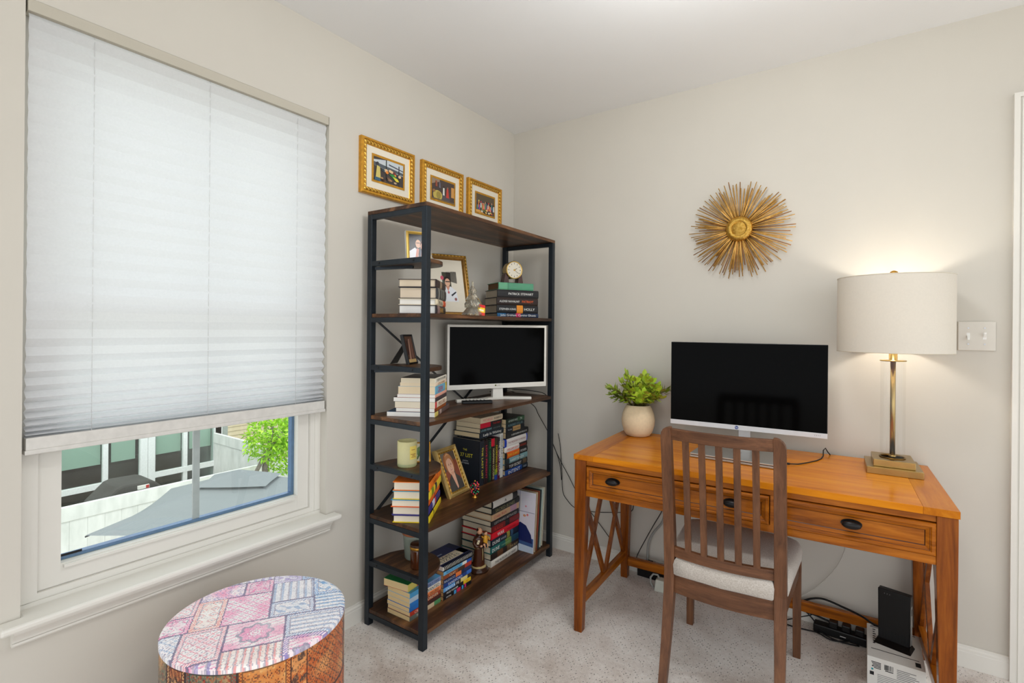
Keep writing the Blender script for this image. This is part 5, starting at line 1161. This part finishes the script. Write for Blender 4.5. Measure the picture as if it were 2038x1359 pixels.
m = MB(); m.box(-.0009, .0009, -.004, .028, .005, .0054, (90, 70, 40), M=MC @ Matrix.Rotation(R(-125), 4, 'Z')); m.box(-.0011, .0011, -.003, .018, .0055, .0059, (90, 70, 40), M=MC @ Matrix.Rotation(R(-58), 4, 'Z')); m.lathe([(.005, .0046), (.005, .0062)], 16, M=MC, col=(206, 160, 80))
ob('hands', m, MATTE, dl)
gt = thing('glass_tree', 'small clear glass christmas tree figurine with a red and yellow tag', 'figurine', SP(.285, .357, LV['b2']))
gm, N, L, b = newmat('crystal_glass'); b.inputs['Base Color'].default_value = (*lin((232, 226, 208)), 1); setp(b, .06, 0, .5, .82, 1.45)
m = MB(); pf = [(.001, 0), (.038, .0), (.042, .006), (.026, .034), (.022, .040), (.036, .040), (.033, .046), (.019, .072), (.016, .076), (.027, .077), (.024, .083), (.013, .102), (.011, .105), (.018, .107), (.015, .112), (.006, .132), (.003, .140), (.005, .146), (.001, .156)]
n = 24; v = []; f = []
for k, (r, z) in enumerate(pf):
    for i in range(n):
        a = 2*PI*i/n; rr = r*(1+.16*math.cos(6*a+k)); v.append((rr*math.cos(a), rr*math.sin(a), z+ (.006*math.cos(6*a) if .02 < z < .12 else 0)))
for k in range(len(pf)-1):
    for i in range(n): f.append((k*n+i, k*n+(i+1) % n, (k+1)*n+(i+1) % n, (k+1)*n+i))
ob('tree', m.add(v, f, smooth=True), gm, gt)
Mt = Matrix.Translation((.034, .020, .002)) @ Matrix.Rotation(R(66), 4, 'Z') @ Matrix.Rotation(R(-14), 4, 'X') @ Matrix.Rotation(R(10), 4, 'Y')
m = MB(); m.box(-.019, .019, 0, .001, 0, .050, (238, 200, 50)); m.box(-.019, .019, -.0005, 0, .037, .050, (206, 40, 44)); m.box(-.019, .019, -.0005, 0, 0, .014, (214, 60, 50)); m.box(-.012, .012, -.0005, 0, .020, .028, (244, 236, 200))
ob('tag', m, PRINT, gt, M=Mt); ob('string', MB().tube([(.012, .004, .098), (.026, .012, .074), (.036, .022, .05)], .0008, 5), ink((190, 150, 60)), gt)
cn = thing('jar_candle', 'pale yellow candle in a frosted glass jar on a half shelf', 'candle', SP(.166, .078, LV['d3']))
fg = translucent('yellow_frosted_glass', (252, 246, 196), .40)
ob('jar', MB().lathe([(.001, .0), (.038, 0), (.0405, .004), (.0405, .105), (.039, .106), (.0375, .104), (.0375, .075)], 48), fg, cn)
ob('jar_base', MB().lathe([(.0409, .002), (.0409, .014)], 48), glass_pane('pale_glass_foot', (.82, .88, .86), .05), cn)
ob('wax', MB().lathe([(.0374, .072), (.0374, .080), (.001, .079)], 32), plain('yellow_wax', (246, 234, 160), .5, 0, .4), cn)
for x in (-.01, .012): ob('wick', MB().tube([(x, 0, .079), (x, 0, .090)], .0012, 6), BLACKP, cn)
a0 = -.50; m = MB(); RL = .0411
for i in range(10):
    a, b2 = a0+i*.085, a0+(i+1)*.085
    m.quad((RL*math.cos(a), RL*math.sin(a), .034), (RL*math.cos(b2), RL*math.sin(b2), .034), (RL*math.cos(b2), RL*math.sin(b2), .088), (RL*math.cos(a), RL*math.sin(a), .088), (240, 216, 110))
RL = .0414
for z, i0, i1 in ((.072, 2, 7), (.054, 1, 8), (.048, 3, 7), (.042, 2, 8)):
    for i in range(i0, i1): a, b2 = a0+i*.085, a0+(i+.8)*.085; m.quad((RL*math.cos(a), RL*math.sin(a), z), (RL*math.cos(b2), RL*math.sin(b2), z), (RL*math.cos(b2), RL*math.sin(b2), z+.003), (RL*math.cos(a), RL*math.sin(a), z+.003), (170, 110, 60))
ob('label', m, MATTE, cn)
jr = thing('amber_jar', 'amber glass jar candle with gold banded lid on the lowest half shelf', 'candle', SP(.232, .078, LV['d4']))
AMB = plain('amber_glass', (74, 34, 12), .08, 0, .6, .1, 20, coat=.5)
ob('jar', MB().lathe([(.001, 0), (.028, 0), (.030, .004), (.030, .074), (.027, .080)], 40), AMB, jr)
ob('lid', MB().lathe([(.031, .080), (.0315, .097), (.030, .099), (.001, .099)], 40), plain('dark_brown_lid', (58, 34, 20), .35), jr)
ob('gold_band', MB().lathe([(.0305, .078), (.0325, .081), (.0325, .088), (.0312, .090)], 40), GOLD, jr)
pt = thing('ceramic_pot', 'grey green ceramic pot with a terracotta rim behind the amber jar', 'pot', SP(.155, .140, LV['d4']))
ob('body', MB().lathe([(.001, 0), (.040, 0), (.043, .005), (.050, .09), (.051, .104)], 40), plain('grey_green_glaze', (136, 146, 134), .35, 0, .5, .12, 20), pt)
ob('rim', MB().lathe([(.051, .104), (.0545, .106), (.055, .134), (.052, .136), (.049, .132), (.049, .110), (.001, .108)], 40), plain('terracotta', (176, 110, 78), .7, 0, .3, .12, 30), pt)
eg = thing('beaded_egg', 'small black egg ornament with red and green beads on a gold foot', 'figurine', SP(.258, .423, LV['b4']))
ob('foot', MB().lathe([(.013, 0), (.014, .003), (.007, .008), (.006, .012), (.010, .016)], 24), GOLD, eg)
ob('egg', MB().ell((0, 0, .044), .0195, .0195, .030, 20, 14), plain('black_enamel', (20, 16, 18), .2), eg)
m = MB(); r = random.Random(2)
for i in range(46):
    a = i*2.399; zc = -.85+1.7*(i+.5)/46; rr = math.sqrt(1-zc*zc)*.0195; m.ell((rr*math.cos(a), rr*math.sin(a), .044+.030*zc), .0042, .0042, .0042, 8, 6, r.choice([(206, 40, 80), (226, 60, 90), (40, 130, 80), (226, 120, 50), (70, 40, 60), (60, 150, 110), (206, 40, 60)]))
ob('beads', m, GLAZE, eg); ob('finial', MB().ell((0, 0, .0765), .004, .004, .005, 10, 8), GOLD, eg)
# the saint: one modelled figure on a base
sa = thing('saint_figurine', 'glazed figurine of a brown robed saint holding a small child in yellow', 'figurine', M=Matrix.Translation(SP(.200, .535, LV['b5'])) @ Matrix.Rotation(srot(-22), 4, 'Z') @ Matrix.Diagonal((1.18, 1.18, 1.05, 1)))
RB, RB2, SKN, HR = (72, 38, 22), (52, 26, 16), (222, 168, 130), (44, 24, 16)
ob('plinth', MB().lathe([(.001, 0), (.036, 0), (.038, .004), (.037, .012), (.031, .018), (.030, .022), (.001, .023)], 36, sx=1.1, col=(58, 36, 24)).lathe([(.029, .0225), (.027, .0265), (.001, .027)], 36, sx=1.1, col=(196, 172, 120)), GLAZE, sa)
m = MB(); n = 28; pf = [(.026, .018, .027), (.0255, .0185, .040), (.023, .0175, .070), (.0215, .0165, .100), (.0225, .0165, .118), (.0255, .0165, .138), (.0265, .016, .150), (.0225, .0145, .160), (.0125, .011, .166), (.008, .008, .170)]
v = []; f = []
for k, (rx, ry, z) in enumerate(pf):
    for i in range(n):
        a = 2*PI*i/n; w = 1+(.05*math.sin(7*a)+.03*math.sin(11*a+1))*max(0, min(1, (.118-z)/.06)); v.append((rx*w*math.cos(a), ry*w*math.sin(a), z))
for k in range(len(pf)-1):
    for i in range(n): f.append((k*n+i, k*n+(i+1) % n, (k+1)*n+(i+1) % n, (k+1)*n+i))
m.add(v, f, RB, smooth=True)
# sleeves, cord belt, hood, hands, head with tonsure
m.tube([(-.022, 0, .152), (-.0265, -.005, .136), (-.021, -.015, .122), (-.007, -.021, .124)], .0075, 10, RB, taper=[.9, 1, 1.1, 1.1])
m.tube([(.022, 0, .152), (.0265, -.005, .138), (.022, -.015, .127), (.010, -.021, .128)], .0075, 10, RB, taper=[.9, 1, 1.1, 1.1])
m.tube([(-.008, -.024, .124), (.000, -.028, .127)], .0045, 8, SKN); m.tube([(.012, -.024, .128), (.006, -.029, .131)], .0045, 8, SKN)
m.tube([(.0225*math.cos(2*PI*i/24), .0172*math.sin(2*PI*i/24), .112) for i in range(25)], .0016, 6, (206, 186, 130)); m.tube([(.006, -.0175, .112), (.007, -.0195, .085), (.006, -.020, .055)], .0014, 6, (206, 186, 130))
m.lathe([(.015, .158), (.0155, .165), (.012, .171), (.009, .172)], 20, col=RB2)
m.ell((.001, -.002, .1845), .0118, .0130, .0152, 18, 14, SKN); m.ell((.001, .0012, .1895), .0128, .0130, .0100, 18, 10, HR); m.ell((.001, -.001, .1965), .0080, .0090, .0045, 14, 8, SKN)
m.ell((.001, -.0150, .183), .0018, .0022, .0028, 8, 6, (212, 152, 116))
for s in (-1, 1): m.ell((.001+s*.0044, -.0138, .187), .0013, .0008, .0009, 6, 5, (40, 26, 20))
m.tube([(-.002, -.0140, .1770), (.004, -.0140, .1770)], .0006, 5, (170, 80, 70))
# book held low, lily sprig
m.box(-.013, .008, -.030, -.024, .1165, .1215, (40, 30, 30)); m.box(-.0125, .0075, -.0296, -.0245, .1178, .1202, (222, 206, 170))
for i in range(6): m.ell((-.020+.004*(i % 3), -.020-.002*(i % 2), .138+.006*(i//2)), .0035, .003, .0035, 8, 6, (240, 226, 190))
ob('saint', m, GLAZE, sa)
m = MB(); YL = (214, 156, 48)
v = []; f = []; pf = [(.009, .008, .130), (.0105, .009, .140), (.010, .008, .152), (.0085, .007, .163), (.004, .004, .168)]
for rx, ry, z in pf:
    for i in range(16): a = 2*PI*i/16; v.append((.021+rx*math.cos(a), -.016+ry*math.sin(a), z))
for k in range(4):
    for i in range(16): f.append((k*16+i, k*16+(i+1) % 16, (k+1)*16+(i+1) % 16, (k+1)*16+i))
m.add(v, f, YL, smooth=True)
m.tube([(.016, -.020, .132), (.012, -.026, .124), (.013, -.025, .112)], .0032, 8, SKN); m.tube([(.026, -.020, .132), (.028, -.025, .122), (.026, -.024, .110)], .0032, 8, SKN)
m.tube([(.012, -.018, .160), (.004, -.022, .162), (.001, -.020, .168)], .0028, 8, YL); m.tube([(.030, -.018, .160), (.035, -.024, .152), (.032, -.028, .146)], .0028, 8, YL)
m.ell((.021, -.017, .1755), .0075, .0080, .0092, 14, 10, SKN); m.ell((.021, -.0145, .1795), .0082, .0082, .0072, 14, 8, (96, 52, 26))
for s in (-1, 1): m.ell((.021+s*.0028, -.0247, .177), .0009, .0006, .0007, 6, 5, (40, 26, 20))
ob('child', m, GLAZE, sa)

# ------------------------------------------------------------------ television and remotes
TVA = 1.0496
tv = thing('television', 'small white framed television with a black screen on the bookshelf', 'television', (.2105, -.4243, LV['b3']), TVA)
tz = .9457-LV['b3']; tw_, th_ = .56, .327
WTV = plain('white_tv_plastic', (226, 223, 214), .3, 0, .45, .015)
m = MB(); rings(m, -tw_/2, tw_/2, tz, tz+th_, [(0, .03), (0, .001), (.001, 0), (.011, 0), (.0125, .002)], close=False); m.box(-tw_/2, tw_/2, .006, .030, tz, tz+th_); m.box(-.19, .19, .03, .05, tz+.03, tz+.24)
tb = ob('housing', m, WTV, tv)
ob('chin', MB().box(-tw_/2+.011, tw_/2-.011, 0, .004, tz+.010, tz+.0245), WTV, tv)
ob('screen', MB().box(-tw_/2+.012, tw_/2-.012, .0015, .0062, tz+.0242, tz+th_-.012), SCREEN, tv)
text('LG', tb, basis((1, 0, 0), (0, 0, 1), (0, -1, 0), (-.012, -.0006, tz+.0115)), .020, .0085, ink((150, 146, 138)), 'logo'); ob('logo_disc', MB().lathe([(.0045, 0), (.0045, .0006)], 16, M=Matrix.Translation((-.018, 0, tz+.0155)) @ Mx), ink((96, 104, 60)), tb)
ob('neck', MB().frustum((-.030, .030, .008, .034), (-.026, .026, .010, .032), .010, tz+.03), WTV, tv, .002)
m = MB(); q = [(-.155, -.045), (-.11, -.035), (-.03, .004), (.03, .004), (.125, -.040), (.165, -.052), (.172, -.032), (.05, .040), (-.05, .040), (-.162, -.028)]
ob('stand', m.prism(q, 0, .014, 'z'), WTV, tv, .003)
def remote(loc, rz, Ln, col, label, mat):
    t = thing('remote_control', label, 'remote control', loc, rz)
    ob('body', MB().prism([(-.019, 0), (.019, 0), (.019, .010), (.013, .0155), (-.013, .0155), (-.019, .010)], 0, Ln, 'x'), mat, t, .003)
    m = MB()
    for i in range(6):
        for j in (-1, 0, 1): m.lathe([(.0036, .0155), (.0032, .017), (.0004, .0172)], 10, c=(Ln*.15+i*Ln*.12, j*.0085, 0), col=col)
    ob('buttons', m, MATTE, t)
p0, p1 = SP(.075, .50, LV['b3']), SP(.165, .615, LV['b3'])
remote(p0, math.atan2(p1.y-p0.y, p1.x-p0.x), .165, (190, 190, 186), 'white remote control lying under the television', WTV)
p0, p1 = SP(.125, .485, LV['b3']), SP(.215, .585, LV['b3'])
remote(p0, math.atan2(p1.y-p0.y, p1.x-p0.x), .150, (60, 60, 62), 'black remote control lying in front of the white one', BLACKP)
cable('black_cable', [tuple(SP(.03, .70, 1.02)), tuple(SP(-.0, .80, .93)), tuple(SP(.06, .93, .915)), tuple(SP(.20, 1.005, .905)), tuple(SP(.285, 1.040, .88)), tuple(SP(.305, 1.046, .78)), tuple(SP(.30, 1.060, .64))], .0022, CABLE, 'black television cable trailing over the shelf to the rear post')
cable('black_cable', [tuple(SP(.02, .86, .90)), tuple(SP(.05, 1.03, .888)), tuple(SP(.12, 1.052, .85)), (.175, -.022, .80), (.204, -.022, .755), (.266, -.02, .666), (.300, -.018, .60), (.347, -.022, .50), (.362, -.022, .40)], .0020, CABLE, 'black cable drooping down the wall behind the bookshelf end')
flush_texts()
